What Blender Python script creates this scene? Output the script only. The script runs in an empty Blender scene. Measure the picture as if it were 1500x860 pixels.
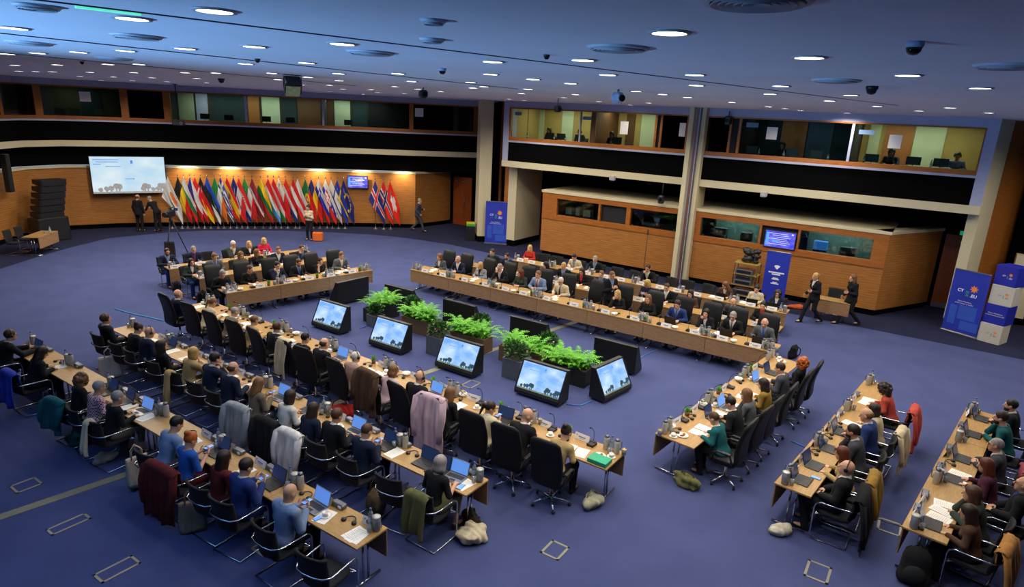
import bpy, math, random
import numpy as np
from mathutils import Vector, Matrix
random.seed(7)
R = math.radians
PI = math.pi
SC = bpy.context.scene
COL = SC.collection

# ------------------------------------------------------------------ materials
MATS = {}
def hx(s):
    s = s.lstrip('#'); c = [int(s[i:i+2], 16)/255 for i in (0, 2, 4)]
    return tuple((v/12.92 if v <= .04045 else ((v+.055)/1.055)**2.4) for v in c)
def mat(name, col, rough=.6, metal=0., bump=None, var=0., scale=8., emit=0., spec=.5, stretch=None, alpha=1., emitcol=None):
    if name in MATS: return MATS[name]
    m = bpy.data.materials.new(name); m.use_nodes = True
    nt = m.node_tree; b = nt.nodes['Principled BSDF']
    c = hx(col) if isinstance(col, str) else col
    b.inputs['Base Color'].default_value = (*c, 1); b.inputs['Roughness'].default_value = rough
    b.inputs['Metallic'].default_value = metal; b.inputs['Specular IOR Level'].default_value = spec
    b.inputs['Alpha'].default_value = alpha
    if var or bump:
        tc = nt.nodes.new('ShaderNodeTexCoord'); mp = nt.nodes.new('ShaderNodeMapping')
        nt.links.new(tc.outputs['Object'], mp.inputs['Vector'])
        if stretch: mp.inputs['Scale'].default_value = stretch
        nz = nt.nodes.new('ShaderNodeTexNoise'); nz.inputs['Scale'].default_value = scale; nz.inputs['Detail'].default_value = 5
        nt.links.new(mp.outputs['Vector'], nz.inputs['Vector'])
        if var:
            cr = nt.nodes.new('ShaderNodeValToRGB')
            cr.color_ramp.elements[0].position = .3; cr.color_ramp.elements[1].position = .7
            cr.color_ramp.elements[0].color = (*[x*(1-var) for x in c], 1)
            cr.color_ramp.elements[1].color = (*[min(1, x*(1+var)) for x in c], 1)
            nt.links.new(nz.outputs['Fac'], cr.inputs['Fac']); nt.links.new(cr.outputs['Color'], b.inputs['Base Color'])
        if bump:
            bp = nt.nodes.new('ShaderNodeBump'); bp.inputs['Strength'].default_value = bump; bp.inputs['Distance'].default_value = .01
            nt.links.new(nz.outputs['Fac'], bp.inputs['Height']); nt.links.new(bp.outputs['Normal'], b.inputs['Normal'])
    if emit:
        ec = hx(emitcol) if isinstance(emitcol, str) else (emitcol or c)
        b.inputs['Emission Color'].default_value = (*ec, 1); b.inputs['Emission Strength'].default_value = emit
    MATS[name] = m; return m
def tinted(name, rough, var=.12, scale=30., stretch=None, bump=.15, spec=.3):
    """colour comes from the object's own colour, so copies can share one mesh"""
    m = mat(name, (.5, .5, .5), rough, spec=spec, bump=bump, scale=scale, stretch=stretch)
    nt = m.node_tree; b = nt.nodes['Principled BSDF']
    oi = nt.nodes.new('ShaderNodeObjectInfo')
    nz = [n for n in nt.nodes if n.type == 'TEX_NOISE'][0]
    mr = nt.nodes.new('ShaderNodeMapRange'); mr.inputs['From Min'].default_value = .3; mr.inputs['From Max'].default_value = .7
    mr.inputs['To Min'].default_value = 1-var; mr.inputs['To Max'].default_value = 1+var
    nt.links.new(nz.outputs['Fac'], mr.inputs['Value'])
    mx = nt.nodes.new('ShaderNodeVectorMath'); mx.operation = 'SCALE'
    nt.links.new(oi.outputs['Color'], mx.inputs[0]); nt.links.new(mr.outputs['Result'], mx.inputs['Scale'])
    nt.links.new(mx.outputs['Vector'], b.inputs['Base Color'])
    return m
def wood(name, c1, c2, scale=3., axis=(1, 1, 14), rough=.45, lines=0.):
    if name in MATS: return MATS[name]
    m = bpy.data.materials.new(name); m.use_nodes = True; nt = m.node_tree; b = nt.nodes['Principled BSDF']
    tc = nt.nodes.new('ShaderNodeTexCoord'); mp = nt.nodes.new('ShaderNodeMapping'); mp.inputs['Scale'].default_value = axis
    nt.links.new(tc.outputs['Object'], mp.inputs['Vector'])
    nz = nt.nodes.new('ShaderNodeTexNoise'); nz.inputs['Scale'].default_value = scale; nz.inputs['Detail'].default_value = 6; nz.inputs['Distortion'].default_value = .4
    nt.links.new(mp.outputs['Vector'], nz.inputs['Vector'])
    cr = nt.nodes.new('ShaderNodeValToRGB'); cr.color_ramp.elements[0].position = .32; cr.color_ramp.elements[1].position = .68
    cr.color_ramp.elements[0].color = (*hx(c1), 1); cr.color_ramp.elements[1].color = (*hx(c2), 1)
    nt.links.new(nz.outputs['Fac'], cr.inputs['Fac'])
    out = cr.outputs['Color']
    if lines:
        sx = nt.nodes.new('ShaderNodeSeparateXYZ'); nt.links.new(tc.outputs['Object'], sx.inputs['Vector'])
        mu = nt.nodes.new('ShaderNodeMath'); mu.operation = 'MULTIPLY'; mu.inputs[1].default_value = 1/lines
        fr = nt.nodes.new('ShaderNodeMath'); fr.operation = 'FRACT'
        lt = nt.nodes.new('ShaderNodeMath'); lt.operation = 'LESS_THAN'; lt.inputs[1].default_value = .1
        nt.links.new(sx.outputs['Z'], mu.inputs[0]); nt.links.new(mu.outputs[0], fr.inputs[0]); nt.links.new(fr.outputs[0], lt.inputs[0])
        mx = nt.nodes.new('ShaderNodeMix'); mx.data_type = 'RGBA'
        nt.links.new(lt.outputs[0], mx.inputs['Factor']); nt.links.new(out, mx.inputs[6]); mx.inputs[7].default_value = (*[v*.62 for v in hx(c1)], 1)
        out = mx.outputs[2]
    nt.links.new(out, b.inputs['Base Color'])
    b.inputs['Roughness'].default_value = rough; b.inputs['Specular IOR Level'].default_value = .3
    MATS[name] = m; return m
def glass(name, tint, clear, gl=.08, rough=.02, milk=0.):
    if name in MATS: return MATS[name]
    m = bpy.data.materials.new(name); m.use_nodes = True; nt = m.node_tree; nt.nodes.remove(nt.nodes['Principled BSDF'])
    out = nt.nodes['Material Output']
    t = nt.nodes.new('ShaderNodeBsdfTransparent'); t.inputs['Color'].default_value = (*[v*clear for v in tint], 1)
    g = nt.nodes.new('ShaderNodeBsdfGlossy'); g.inputs['Roughness'].default_value = rough; g.inputs['Color'].default_value = (.9, .95, 1, 1)
    fr = nt.nodes.new('ShaderNodeFresnel'); fr.inputs['IOR'].default_value = 1.45
    ad = nt.nodes.new('ShaderNodeMath'); ad.operation = 'ADD'; ad.inputs[1].default_value = gl
    mx = nt.nodes.new('ShaderNodeMixShader')
    nt.links.new(fr.outputs[0], ad.inputs[0]); nt.links.new(ad.outputs[0], mx.inputs['Fac'])
    nt.links.new(t.outputs[0], mx.inputs[1]); nt.links.new(g.outputs[0], mx.inputs[2])
    if milk:
        df = nt.nodes.new('ShaderNodeBsdfDiffuse'); df.inputs['Color'].default_value = (.85, .88, .9, 1); m2 = nt.nodes.new('ShaderNodeMixShader'); m2.inputs['Fac'].default_value = milk
        nt.links.new(mx.outputs[0], m2.inputs[1]); nt.links.new(df.outputs[0], m2.inputs[2]); mx = m2
    nt.links.new(mx.outputs[0], out.inputs['Surface'])
    MATS[name] = m; return m

CLOTH = tinted('cloth', .9, .10, 40)
COATM = tinted('coat_cloth', .95, .22, 14, (1, 1, .2), .3)
SKIN = tinted('skin', .55, .06, 60, None, .08, .4)
HAIR = tinted('hair_strands', .5, .3, 40, (1, 1, .15), .4, .4)
PLAINT = tinted('painted', .5, .03, 20, None, .02, .4)
LIP = mat('lip', '#9c5a4f', .5); EYE = mat('eye', '#2a211e', .3)
SHOE = mat('shoe_leather', '#141213', .35, bump=.1, scale=40)
BLACK = mat('black_plastic', '#141416', .45, bump=.05, scale=60)
LEATHER = mat('black_leather', '#0f1012', .5, spec=.3, bump=.2, scale=50, var=.2)
MESHF = mat('black_mesh_fabric', '#131417', .85, bump=.5, scale=220, var=.25)
CHROME = mat('chrome', '#c9ccd2', .18, 1., bump=.02, scale=20)
STEEL = mat('brushed_steel', '#b9b6ad', .4, .3, bump=.1, scale=30, stretch=(1, 1, 12))
GREYM = mat('grey_metal', '#6d7078', .4, .7, bump=.05, scale=30)
PAPER = mat('paper', '#e9e6dc', .8, var=.04, scale=6)
CARD = mat('white_card', '#e6e3de', .7, var=.03, scale=5)
INK = mat('grey_ink', '#6c7484', .8); FINE = mat('pale_print', '#a9a8a4', .8); PINK = mat('rose_mark', '#b8435a', .7)
WHITE = mat('white_ceramic', '#ece8df', .25)
WHITEP = mat('cream_paint', '#c9bf9d', .7, bump=.05, scale=30, var=.05)
LAVP = mat('cool_white_paint', '#a6aac6', .7, bump=.05, scale=30, var=.05)
TABLE = wood('light_oak_top', '#9b7845', '#b18d59', 5, (1.2, 9, 9), .38)
PANEL = wood('oak_modesty_panel', '#8c6a48', '#a5825c', 6, (1, 1, 10), .5)
WALLW = wood('wall_veneer', '#94602c', '#b57a3e', 2.2, (1, 1, 16), .5, .085)
FRAMEW = wood('orange_wood_frame', '#8f5520', '#a8662b', 4, (1, 1, 8), .45)
DOORW = wood('red_wood_door', '#6e3312', '#833f18', 3, (8, 8, 1), .45)
BLK = mat('black_wall_cloth', '#0a0a0b', 1., bump=.2, scale=40, var=.15, spec=.03)
CHARC = mat('charcoal_panel', '#14161c', .8, var=.1, scale=5)
PLEAF = mat('fern_green', '#5fae1f', .55, var=.3, scale=18)
SLEAF = mat('shrub_green', '#2c5a1c', .6, var=.4, scale=14)
POTG = mat('grey_planter', '#525a62', .6, var=.08, scale=6)
POTB = mat('brown_planter', '#6a5238', .6, var=.15, scale=6, stretch=(1, 1, 8))
POTD = mat('black_planter', '#1d1d1a', .55, var=.1, scale=6)
SOIL = mat('dark_soil', '#1f150d', 1., var=.3, scale=40, bump=.5)
CLEAR = glass('clear_plastic', (.95, .97, 1), .95, .06, .05, .22)
PANEG = glass('window_pane', (.86, .95, .9), .9, .0)
PANED = glass('grey_window_pane', (.55, .7, .68), .8, .03)
BLUECAP = mat('blue_cap', '#3d5fae', .4)
ORANGE = mat('orange_juice', '#e8b21c', .3)
SCREENB = mat('laptop_glow', '#5b93e6', .3, emit=.55, emitcol='#6a9df0')
SCREEND = mat('laptop_dim', '#1c2c4c', .25, emit=.12, emitcol='#3a62a8')
KEYS = mat('keyboard', '#232427', .5, bump=.4, scale=160)
ALU = mat('aluminium', '#8d9096', .35, .8, bump=.03, scale=40)

# ------------------------------------------------------------------ mesh builder
class MB:
    def __init__(s): s.v = []; s.f = []; s.m = []; s.sm = []
    def add(s, vs, fs, mi=0, smooth=False):
        o = len(s.v); s.v += [tuple(v) for v in vs]
        for f in fs: s.f.append([i+o for i in f]); s.m.append(mi); s.sm.append(smooth)
    def box(s, c, d, rot=None, mi=0, ch=0.):
        x, y, z = d[0]/2, d[1]/2, d[2]/2
        if ch <= 0:
            vs = [Vector((a*x, b*y, e*z)) for a in (-1, 1) for b in (-1, 1) for e in (-1, 1)]
            fs = [(0, 1, 3, 2), (4, 6, 7, 5), (0, 4, 5, 1), (2, 3, 7, 6), (0, 2, 6, 4), (1, 5, 7, 3)]
        else:
            ch = min(ch, x*.9, y*.9, z*.9); vs = []; idx = {}
            for a in (-1, 1):
                for b in (-1, 1):
                    for e in (-1, 1):
                        for k in range(3):
                            p = [a*x, b*y, e*z]
                            for q in range(3):
                                if q != k: p[q] -= (a, b, e)[q]*ch
                            idx[(a, b, e, k)] = len(vs); vs.append(Vector(p))
            fs = []
            for k in range(3):
                u, w = [(1, 2), (2, 0), (0, 1)][k]
                for sg in (-1, 1):
                    q = []
                    for a, b in ((-1, -1), (1, -1), (1, 1), (-1, 1)):
                        t = [0, 0, 0]; t[k] = sg; t[u] = a; t[w] = b; q.append(idx[(*t, k)])
                    fs.append(q if sg > 0 else q[::-1])
            for k in range(3):
                u, w = [(1, 2), (2, 0), (0, 1)][k]
                for a in (-1, 1):
                    for b in (-1, 1):
                        q = []
                        for sg, kk in ((-1, u), (1, u), (1, w), (-1, w)):
                            t = [0, 0, 0]; t[k] = sg; t[u] = a; t[w] = b; q.append(idx[(*t, kk)])
                        fs.append(q if a*b > 0 else q[::-1])
            for a in (-1, 1):
                for b in (-1, 1):
                    for e in (-1, 1):
                        q = [idx[(a, b, e, k)] for k in range(3)]; fs.append(q if a*b*e > 0 else q[::-1])
        if rot is not None: vs = [rot @ v for v in vs]
        s.add([v+Vector(c) for v in vs], fs, mi); return s
    def tube(s, pts, r, n=8, mi=0, cap=True, closed=False):
        pts = [Vector(p) for p in pts]; N = len(pts); rs = r if isinstance(r, (list, tuple)) else [r]*N
        vs = []; up = None
        for i, p in enumerate(pts):
            a = pts[(i-1) % N] if (closed or i > 0) else p; b = pts[(i+1) % N] if (closed or i < N-1) else p
            t = (b-a).normalized()
            if up is None: up = t.orthogonal().normalized()
            up = (up - t*up.dot(t)); up = up.normalized() if up.length > 1e-6 else t.orthogonal().normalized()
            w = t.cross(up)
            for k in range(n):
                an = 2*PI*k/n; vs.append(p + (up*math.cos(an) + w*math.sin(an))*rs[i])
        fs = []
        for i in range(N if closed else N-1):
            j = (i+1) % N
            for k in range(n): fs.append((i*n+k, i*n+(k+1) % n, j*n+(k+1) % n, j*n+k))
        s.add(vs, fs, mi, True)
        if cap and not closed:
            o = len(s.v)-len(vs); s.f += [[o+k for k in range(n)][::-1], [o+(N-1)*n+k for k in range(n)]]; s.m += [mi]*2; s.sm += [False]*2
        return s
    def lathe(s, prof, c=(0, 0, 0), n=14, mi=0, rot=None, cap=True):
        vs = []
        for r, z in prof:
            for k in range(n):
                v = Vector((r*math.cos(2*PI*k/n), r*math.sin(2*PI*k/n), z)); v = rot @ v if rot is not None else v; vs.append(v+Vector(c))
        fs = []
        for i in range(len(prof)-1):
            for k in range(n): fs.append((i*n+k, i*n+(k+1) % n, (i+1)*n+(k+1) % n, (i+1)*n+k))
        s.add(vs, fs, mi, True); o = len(s.v)-len(vs)
        for i, rev in ((0, True), (len(prof)-1, False)):
            if cap and prof[i][0] > 1e-5:
                q = [o+i*n+k for k in range(n)]; s.f.append(q[::-1] if rev else q); s.m.append(mi); s.sm.append(False)
        return s
    def grid(s, fn, nu, nv, mi=0, closed_u=False, smooth=True):
        vs = [fn(i/(nu if closed_u else nu-1), j/(nv-1)) for j in range(nv) for i in range(nu)]
        fs = []
        for j in range(nv-1):
            for i in range(nu if closed_u else nu-1):
                i2 = (i+1) % nu; fs.append((j*nu+i, j*nu+i2, (j+1)*nu+i2, (j+1)*nu+i))
        s.add(vs, fs, mi, smooth); return s
    def ell(s, c, r, n=12, mi=0, rot=None):
        m = n//2+1; vs = []
        for j in range(m):
            th = PI*j/(m-1)
            for k in range(n):
                v = Vector((r[0]*math.sin(th)*math.cos(2*PI*k/n), r[1]*math.sin(th)*math.sin(2*PI*k/n), -r[2]*math.cos(th)))
                vs.append((rot @ v if rot is not None else v)+Vector(c))
        fs = [(j*n+k, j*n+(k+1) % n, (j+1)*n+(k+1) % n, (j+1)*n+k) for j in range(m-1) for k in range(n)]
        s.add(vs, fs, mi, True); return s
    def mesh(s, name, mats):
        me = bpy.data.meshes.new(name); me.from_pydata(s.v, [], s.f)
        for m in (mats if isinstance(mats, (list, tuple)) else [mats]): me.materials.append(m)
        me.polygons.foreach_set('material_index', s.m); me.polygons.foreach_set('use_smooth', s.sm); me.update(); return me

MESH = {}
def cached(key, fn):
    if key not in MESH: MESH[key] = fn()
    return MESH[key]
LABELS = {}
def tag(o, label, cat, group=None, kind=None):
    for cut in (' the ', ' the ', ' the ', ' row', ' a ', ' and saucer', ' open '):
        if len(label.split()) > 16: label = label.replace(cut, ' ', 1) if cut != ' row' else label.replace(cut, '')
    o['label'] = label; o['category'] = cat
    if group: o['group'] = group
    if kind: o['kind'] = kind
    LABELS.setdefault(label, []).append(o.name); return o
def thing(name, label, cat, loc=(0, 0, 0), rz=0., group=None, rot=None):
    o = bpy.data.objects.new(name, None); COL.objects.link(o); o.empty_display_size = .1
    o.location = loc; o.rotation_euler = rot if rot else (0, 0, rz); return tag(o, label, cat, group)
def part(parent, name, me, loc=None, rot=None, color=None, label=None, matrix=None):
    o = bpy.data.objects.new(name, me); COL.objects.link(o); o.parent = parent
    if matrix is not None: o.matrix_local = matrix
    else:
        if loc: o.location = loc
        if rot: o.rotation_euler = rot
    if color: o.color = (*color, 1)
    if label: o['label'] = label
    return o
def solo(name, me, label, cat, loc=(0, 0, 0), rz=0., group=None, color=None, rot=None):
    o = bpy.data.objects.new(name, me); COL.objects.link(o); o.location = loc; o.rotation_euler = rot if rot else (0, 0, rz)
    if color: o.color = (*color, 1)
    return tag(o, label, cat, group)
def struct(name, me, loc=(0, 0, 0), rz=0., parent=None):
    o = bpy.data.objects.new(name, me); COL.objects.link(o); o.location = loc; o.rotation_euler = (0, 0, rz)
    if parent: o.parent = parent
    else: o['kind'] = 'structure'
    return o
def RZ(a): return Matrix.Rotation(a, 3, 'Z')
def RX(a): return Matrix.Rotation(a, 3, 'X')
def RY(a): return Matrix.Rotation(a, 3, 'Y')

# ------------------------------------------------------------------ camera
F_PX, PITCH, ROLL, CAMZ = 931.6, .275865, .0487674, 6.1
cam = bpy.data.cameras.new('camera'); cam.sensor_width = 36; cam.lens = F_PX/1500*36; cam.clip_end = 200; cam.clip_start = .05
co = bpy.data.objects.new('camera', cam); COL.objects.link(co); SC.camera = co
co.matrix_world = Matrix.Translation((0, 0, CAMZ)) @ Matrix.Rotation(PI/2-PITCH, 4, 'X') @ Matrix.Rotation(ROLL, 4, 'Z')
_M = co.matrix_world.to_3x3()
def at(px, py, z=0.):
    """the point of the photograph's pixel on the level z of the real room"""
    d = _M @ Vector(((px-750)/F_PX, (430-py)/F_PX, -1)); t = (z-CAMZ)/d.z
    return Vector((0, 0, CAMZ)) + d*t

# the right wall's own frame: p runs along it, q comes out of it into the room
A0 = Vector((1.167, 28.255)); DD = Vector((.83516, -.55001)); NW = Vector((-.55001, -.83516))
WRZ = math.atan2(DD.y, DD.x)
def W(p, q, z=0.): v = A0 + DD*p + NW*q; return Vector((v.x, v.y, z))
LAMP_W, WORLD_S, EXPO = 250., 1., 0.
# ------------------------------------------------------------------ smooth bodies from blended volumes
def _local(P, R_, c): return (P - c) @ R_ if R_ is not None else P - c
def field(prims, vox, pad=.03):
    lo = np.min([np.minimum.reduce([np.array(p[1])-p[-1], np.array(p[2])-p[-1]]) if p[0] == 'c' else np.array(p[1])-max(p[2]) for p in prims], axis=0)-pad
    hi = np.max([np.maximum.reduce([np.array(p[1])+p[-1], np.array(p[2])+p[-1]]) if p[0] == 'c' else np.array(p[1])+max(p[2]) for p in prims], axis=0)+pad
    n = np.ceil((hi-lo)/vox).astype(int)+1
    F = np.full(n, 1., np.float32)
    ax = [lo[k]+vox*np.arange(n[k]) for k in range(3)]
    for p in prims:
        k = p[-2] if p[0] == 'c' else p[-1]
        if p[0] == 'c':   # ('c', a, b, ra, rb, k, rmax)
            a = np.array(p[1], float); b = np.array(p[2], float); ra, rb, k = p[3], p[4], p[5]
            l2 = np.minimum(a, b)-max(ra, rb)-k-2*vox; h2 = np.maximum(a, b)+max(ra, rb)+k+2*vox
        else:             # ('e', c, (rx,ry,rz), R, k)
            c = np.array(p[1], float); rr = np.array(p[2], float); Rm = p[3]; k = p[4]
            l2 = c-max(rr)-k-2*vox; h2 = c+max(rr)+k+2*vox
        i0 = np.clip(((l2-lo)/vox).astype(int), 0, n-1); i1 = np.clip(((h2-lo)/vox).astype(int)+2, 1, n)
        X, Y, Z = np.meshgrid(ax[0][i0[0]:i1[0]], ax[1][i0[1]:i1[1]], ax[2][i0[2]:i1[2]], indexing='ij')
        Q = np.stack([X, Y, Z], -1)
        if p[0] == 'c':
            ab = b-a; t = np.clip(((Q-a) @ ab)/max(ab@ab, 1e-9), 0, 1)
            d = np.linalg.norm(Q-a-t[..., None]*ab, axis=-1)-(ra+(rb-ra)*t)
        else:
            L = _local(Q, Rm, c)/rr; q = np.linalg.norm(L, axis=-1); g = np.linalg.norm(L/rr, axis=-1)
            d = q*(q-1)/np.maximum(g, 1e-6)
        S = F[i0[0]:i1[0], i0[1]:i1[1], i0[2]:i1[2]]
        h = np.maximum(k-np.abs(S-d), 0)/k
        F[i0[0]:i1[0], i0[1]:i1[1], i0[2]:i1[2]] = np.minimum(S, d)-h*h*k*.25
    return F, lo, ax
def cone(a, b, ra, rb=None, k=.03):
    rb = ra if rb is None else rb; return ('c', tuple(a), tuple(b), ra, rb, k, max(ra, rb))
def elli(c, r, Rm=None, k=.03): return ('e', tuple(c), tuple(r), (np.array(Rm) if Rm is not None else None), k)
def grid_pts(ax):
    X, Y, Z = np.meshgrid(*ax, indexing='ij'); return np.stack([X, Y, Z], -1)
def nets(F, lo, vox):
    s = F < 0; n = F.shape
    c = np.zeros(tuple(x-1 for x in n), np.int8); corners = [(i, j, k) for i in (0, 1) for j in (0, 1) for k in (0, 1)]
    for i, j, k in corners: c += s[i:n[0]-1+i, j:n[1]-1+j, k:n[2]-1+k]
    act = (c > 0) & (c < 8); ids = -np.ones(act.shape, np.int64); I = np.argwhere(act); ids[act] = np.arange(len(I))
    acc = np.zeros((len(I), 3)); cnt = np.zeros(len(I))
    for a in corners:
        for d in range(3):
            if a[d]: continue
            b = list(a); b[d] = 1
            fa = F[I[:, 0]+a[0], I[:, 1]+a[1], I[:, 2]+a[2]]; fb = F[I[:, 0]+b[0], I[:, 1]+b[1], I[:, 2]+b[2]]
            m = (fa < 0) != (fb < 0); t = np.where(m, fa/np.where(m, fa-fb, 1), 0)
            p = np.array(a, float)[None]+np.zeros((len(I), 1)); p[:, d] += t
            acc[m] += p[m]; cnt[m] += 1
    V = lo+vox*(I+acc/cnt[:, None]); Q = []
    for d in range(3):
        u, w = (d+1) % 3, (d+2) % 3
        sl0 = [slice(None)]*3; sl1 = [slice(None)]*3; sl0[d] = slice(0, n[d]-1); sl1[d] = slice(1, n[d])
        a = s[tuple(sl0)]; b = s[tuple(sl1)]; E_ = np.argwhere(a != b)
        E_ = E_[(E_[:, u] > 0) & (E_[:, w] > 0) & (E_[:, u] < n[u]-1) & (E_[:, w] < n[w]-1)]
        if not len(E_): continue
        inside = s[E_[:, 0], E_[:, 1], E_[:, 2]]
        def cid(du, dw): X = E_.copy(); X[:, u] += du; X[:, w] += dw; return ids[X[:, 0], X[:, 1], X[:, 2]]
        q = np.stack([cid(-1, -1), cid(0, -1), cid(0, 0), cid(-1, 0)], 1); q[~inside] = q[~inside][:, ::-1]; Q.append(q)
    return V, np.concatenate(Q) if Q else np.zeros((0, 4), int)
def vmesh(name, V, Q, mats, mi=None):
    me = bpy.data.meshes.new(name); me.from_pydata(V.tolist(), [], Q.tolist())
    for m in (mats if isinstance(mats, (list, tuple)) else [mats]): me.materials.append(m)
    if mi is not None: me.polygons.foreach_set('material_index', np.asarray(mi, np.int32))
    me.polygons.foreach_set('use_smooth', np.ones(len(Q), bool)); me.update(); return me

# ------------------------------------------------------------------ people
def vec(*a): return np.array(a, float)
def unit(v): return v/np.linalg.norm(v)
def rotz(a): c, s = math.cos(a), math.sin(a); return np.array([[c, -s, 0], [s, c, 0], [0, 0, 1]])
def rotx(a): c, s = math.cos(a), math.sin(a); return np.array([[1, 0, 0], [0, c, -s], [0, s, c]])
#        lean  right elbow, wrist, hand direction, palm      left elbow, wrist, dir, palm      head pitch, curl
POSE = {
 'T': (12, (.27, .10, .77), (.15, .33, .80), (-.3, .95, -.05), (0, 0, -1), (-.27, .10, .77), (-.15, .33, .80), (.3, .95, -.05), (0, 0, -1), -14, .45),
 'C': (9, (.28, .14, .78), (.11, .34, .80), (-.85, .5, .1), (-.3, -.3, -.9), (-.28, .14, .78), (-.11, .33, .80), (.85, .5, .12), (.3, -.3, -.9), -2, .9),
 'H': (15, (.17, .33, .80), (.10, .25, .99), (-.45, .0, .9), (-.3, -.95, 0), (-.27, .16, .78), (-.05, .35, .80), (.9, .35, 0), (0, 0, -1), -6, 1.15),
 'P': (9, (.25, .10, .76), (.09, .31, .87), (-.35, .85, .35), (-.8, 0, .6), (-.25, .10, .76), (-.09, .31, .87), (.35, .85, .35), (.8, 0, .6), -26, .8),
 'R': (21, (.27, .14, .78), (.10, .36, .80), (-.3, .9, -.1), (-.3, 0, -.9), (-.28, .14, .78), (-.17, .36, .80), (.4, .9, 0), (0, 0, -1), -28, .7),
 'L': (-9, (.27, -.03, .76), (.12, .20, .68), (-.7, .65, -.1), (-.3, 0, -.9), (-.27, -.03, .76), (-.12, .20, .68), (.7, .65, -.05), (.3, 0, -.9), 4, .6),
 'A': (15, (.26, .27, .80), (.17, .52, .80), (-.1, 1, 0), (0, 0, -1), (-.26, .27, .80), (-.17, .52, .80), (.1, 1, 0), (0, 0, -1), -4, .3),
}
STAND = {
 'S': (0, (.25, -.03, 1.12), (.25, .05, .87), (0, .15, -1), (-1, 0, 0), (-.25, -.03, 1.12), (-.25, .05, .87), (0, .15, -1), (1, 0, 0), -5, .5),
 'B': (34, (.22, .42, 1.0), (.10, .62, 1.05), (-.5, .8, .1), (-.6, 0, -.8), (-.22, .42, 1.0), (-.10, .62, 1.05), (.5, .8, .1), (.6, 0, -.8), -25, .8),
 'D': (2, (.24, .05, 1.10), (.10, .25, 1.20), (-.6, .4, .6), (-.6, -.7, 0), (-.24, .05, 1.10), (-.10, .25, 1.20), (.6, .4, .6), (.6, -.7, 0), -8, .9),
 'G': (5, (.26, -.08, 1.12), (.27, .12, .95), (0, .5, -.85), (-1, 0, 0), (-.24, .02, 1.10), (-.16, .24, 1.12), (.4, .9, .1), (1, 0, 0), -4, .6),
}
def skel(pose, sex, yaw):
    st = pose in STAND; d = (STAND if st else POSE)[pose]
    a = R(d[0]); t = vec(0, math.sin(a), math.cos(a)); f = vec(0, math.cos(a), -math.sin(a)); w = 1. if sex == 'm' else .88
    P = vec(0, 0, .94 if st else .56); sh = P+.46*t
    k = dict(P=P, t=t, f=f, w=w, st=st, Rt=rotx(-a), neck=P+.50*t, S=[sh+vec(.172*w, 0, 0), sh-vec(.172*w, 0, 0)])
    k['E'] = [vec(*d[1])*vec(w, 1, 1), vec(*d[5])*vec(w, 1, 1)]; k['Wr'] = [vec(*d[2]), vec(*d[6])]
    k['hd'] = [unit(vec(*d[3])), unit(vec(*d[7]))]; k['pn'] = [unit(vec(*d[4])), unit(vec(*d[8]))]; k['curl'] = d[10]
    Rh = rotz(yaw) @ rotx(R(d[9])); k['Rh'] = Rh
    k['nk2'] = k['neck']+.5*t*.13+vec(0, .012, .0); k['H'] = k['neck']+vec(0, .035+.10*math.sin(a), .145)+Rh @ vec(0, .012, 0)
    if st:
        if pose == 'G': leg = [((.10, .0, .90), (.10, .20, .50), (.10, .30, .09)), ((-.10, 0, .90), (-.10, .02, .50), (-.10, -.32, .14))]
        else: leg = [((.095, 0, .90), (.11, .03, .49), (.12, -.01, .09)), ((-.095, 0, .90), (-.11, .03, .49), (-.12, -.01, .09))]
    else: leg = [((.10, .02, .55), (.13, .43, .535), (.13, .40, .09)), ((-.10, .02, .55), (-.13, .43, .535), (-.14, .34, .09))]
    k['leg'] = [[vec(*q) for q in l] for l in leg]; return k
def torso(k, o=0., tall=True):
    P, t, w, Rt = k['P'], k['t'], k['w'], k['Rt']; s = .012+o
    hip = .158 if w == 1 else .168
    L = [elli(P+.02*t, (hip+o, .115+o, .115+o), Rt, .06), elli(P+.17*t, (.138*w+o, .10+o, .16+o), Rt, .06), elli(P+.33*t, (.158*w+o, .112+o, .16+o), Rt, .06),
         cone(k['S'][0]-k['t']*.02, k['S'][1]-k['t']*.02, .058+o, k=.06), elli(P+.44*t, (.12*w+o, .075+o, .07+o), Rt, .06)]
    if w < 1: L += [elli(P+.33*t+k['f']*.085+vec(sx*.065, 0, 0), (.06+o, .05+o, .06+o), Rt, .04) for sx in (1, -1)]
    return L
def arms(k, o=0., short=False):
    L = []
    for S, E_, Wr in zip(k['S'], k['E'], k['Wr']):
        L.append(cone(S-k['t']*.02, E_, .052*(.94 if k['w'] < 1 else 1)+o, .042+o, .04))
        if not short: L.append(cone(E_, E_+(Wr-E_)*(1. if not o else .95), .042+o, (.027 if not o else .034)+o, .02))
    return L
def legs(k, o=0., cut=1.):
    L = []
    for h, kn, an in k['leg']: L += [cone(h, kn, .082+o, .058+o, .05), cone(kn, kn+(an-kn)*cut, .056+o, (.038 if not o else .05)+o*.6, .03)]
    return L
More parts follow.
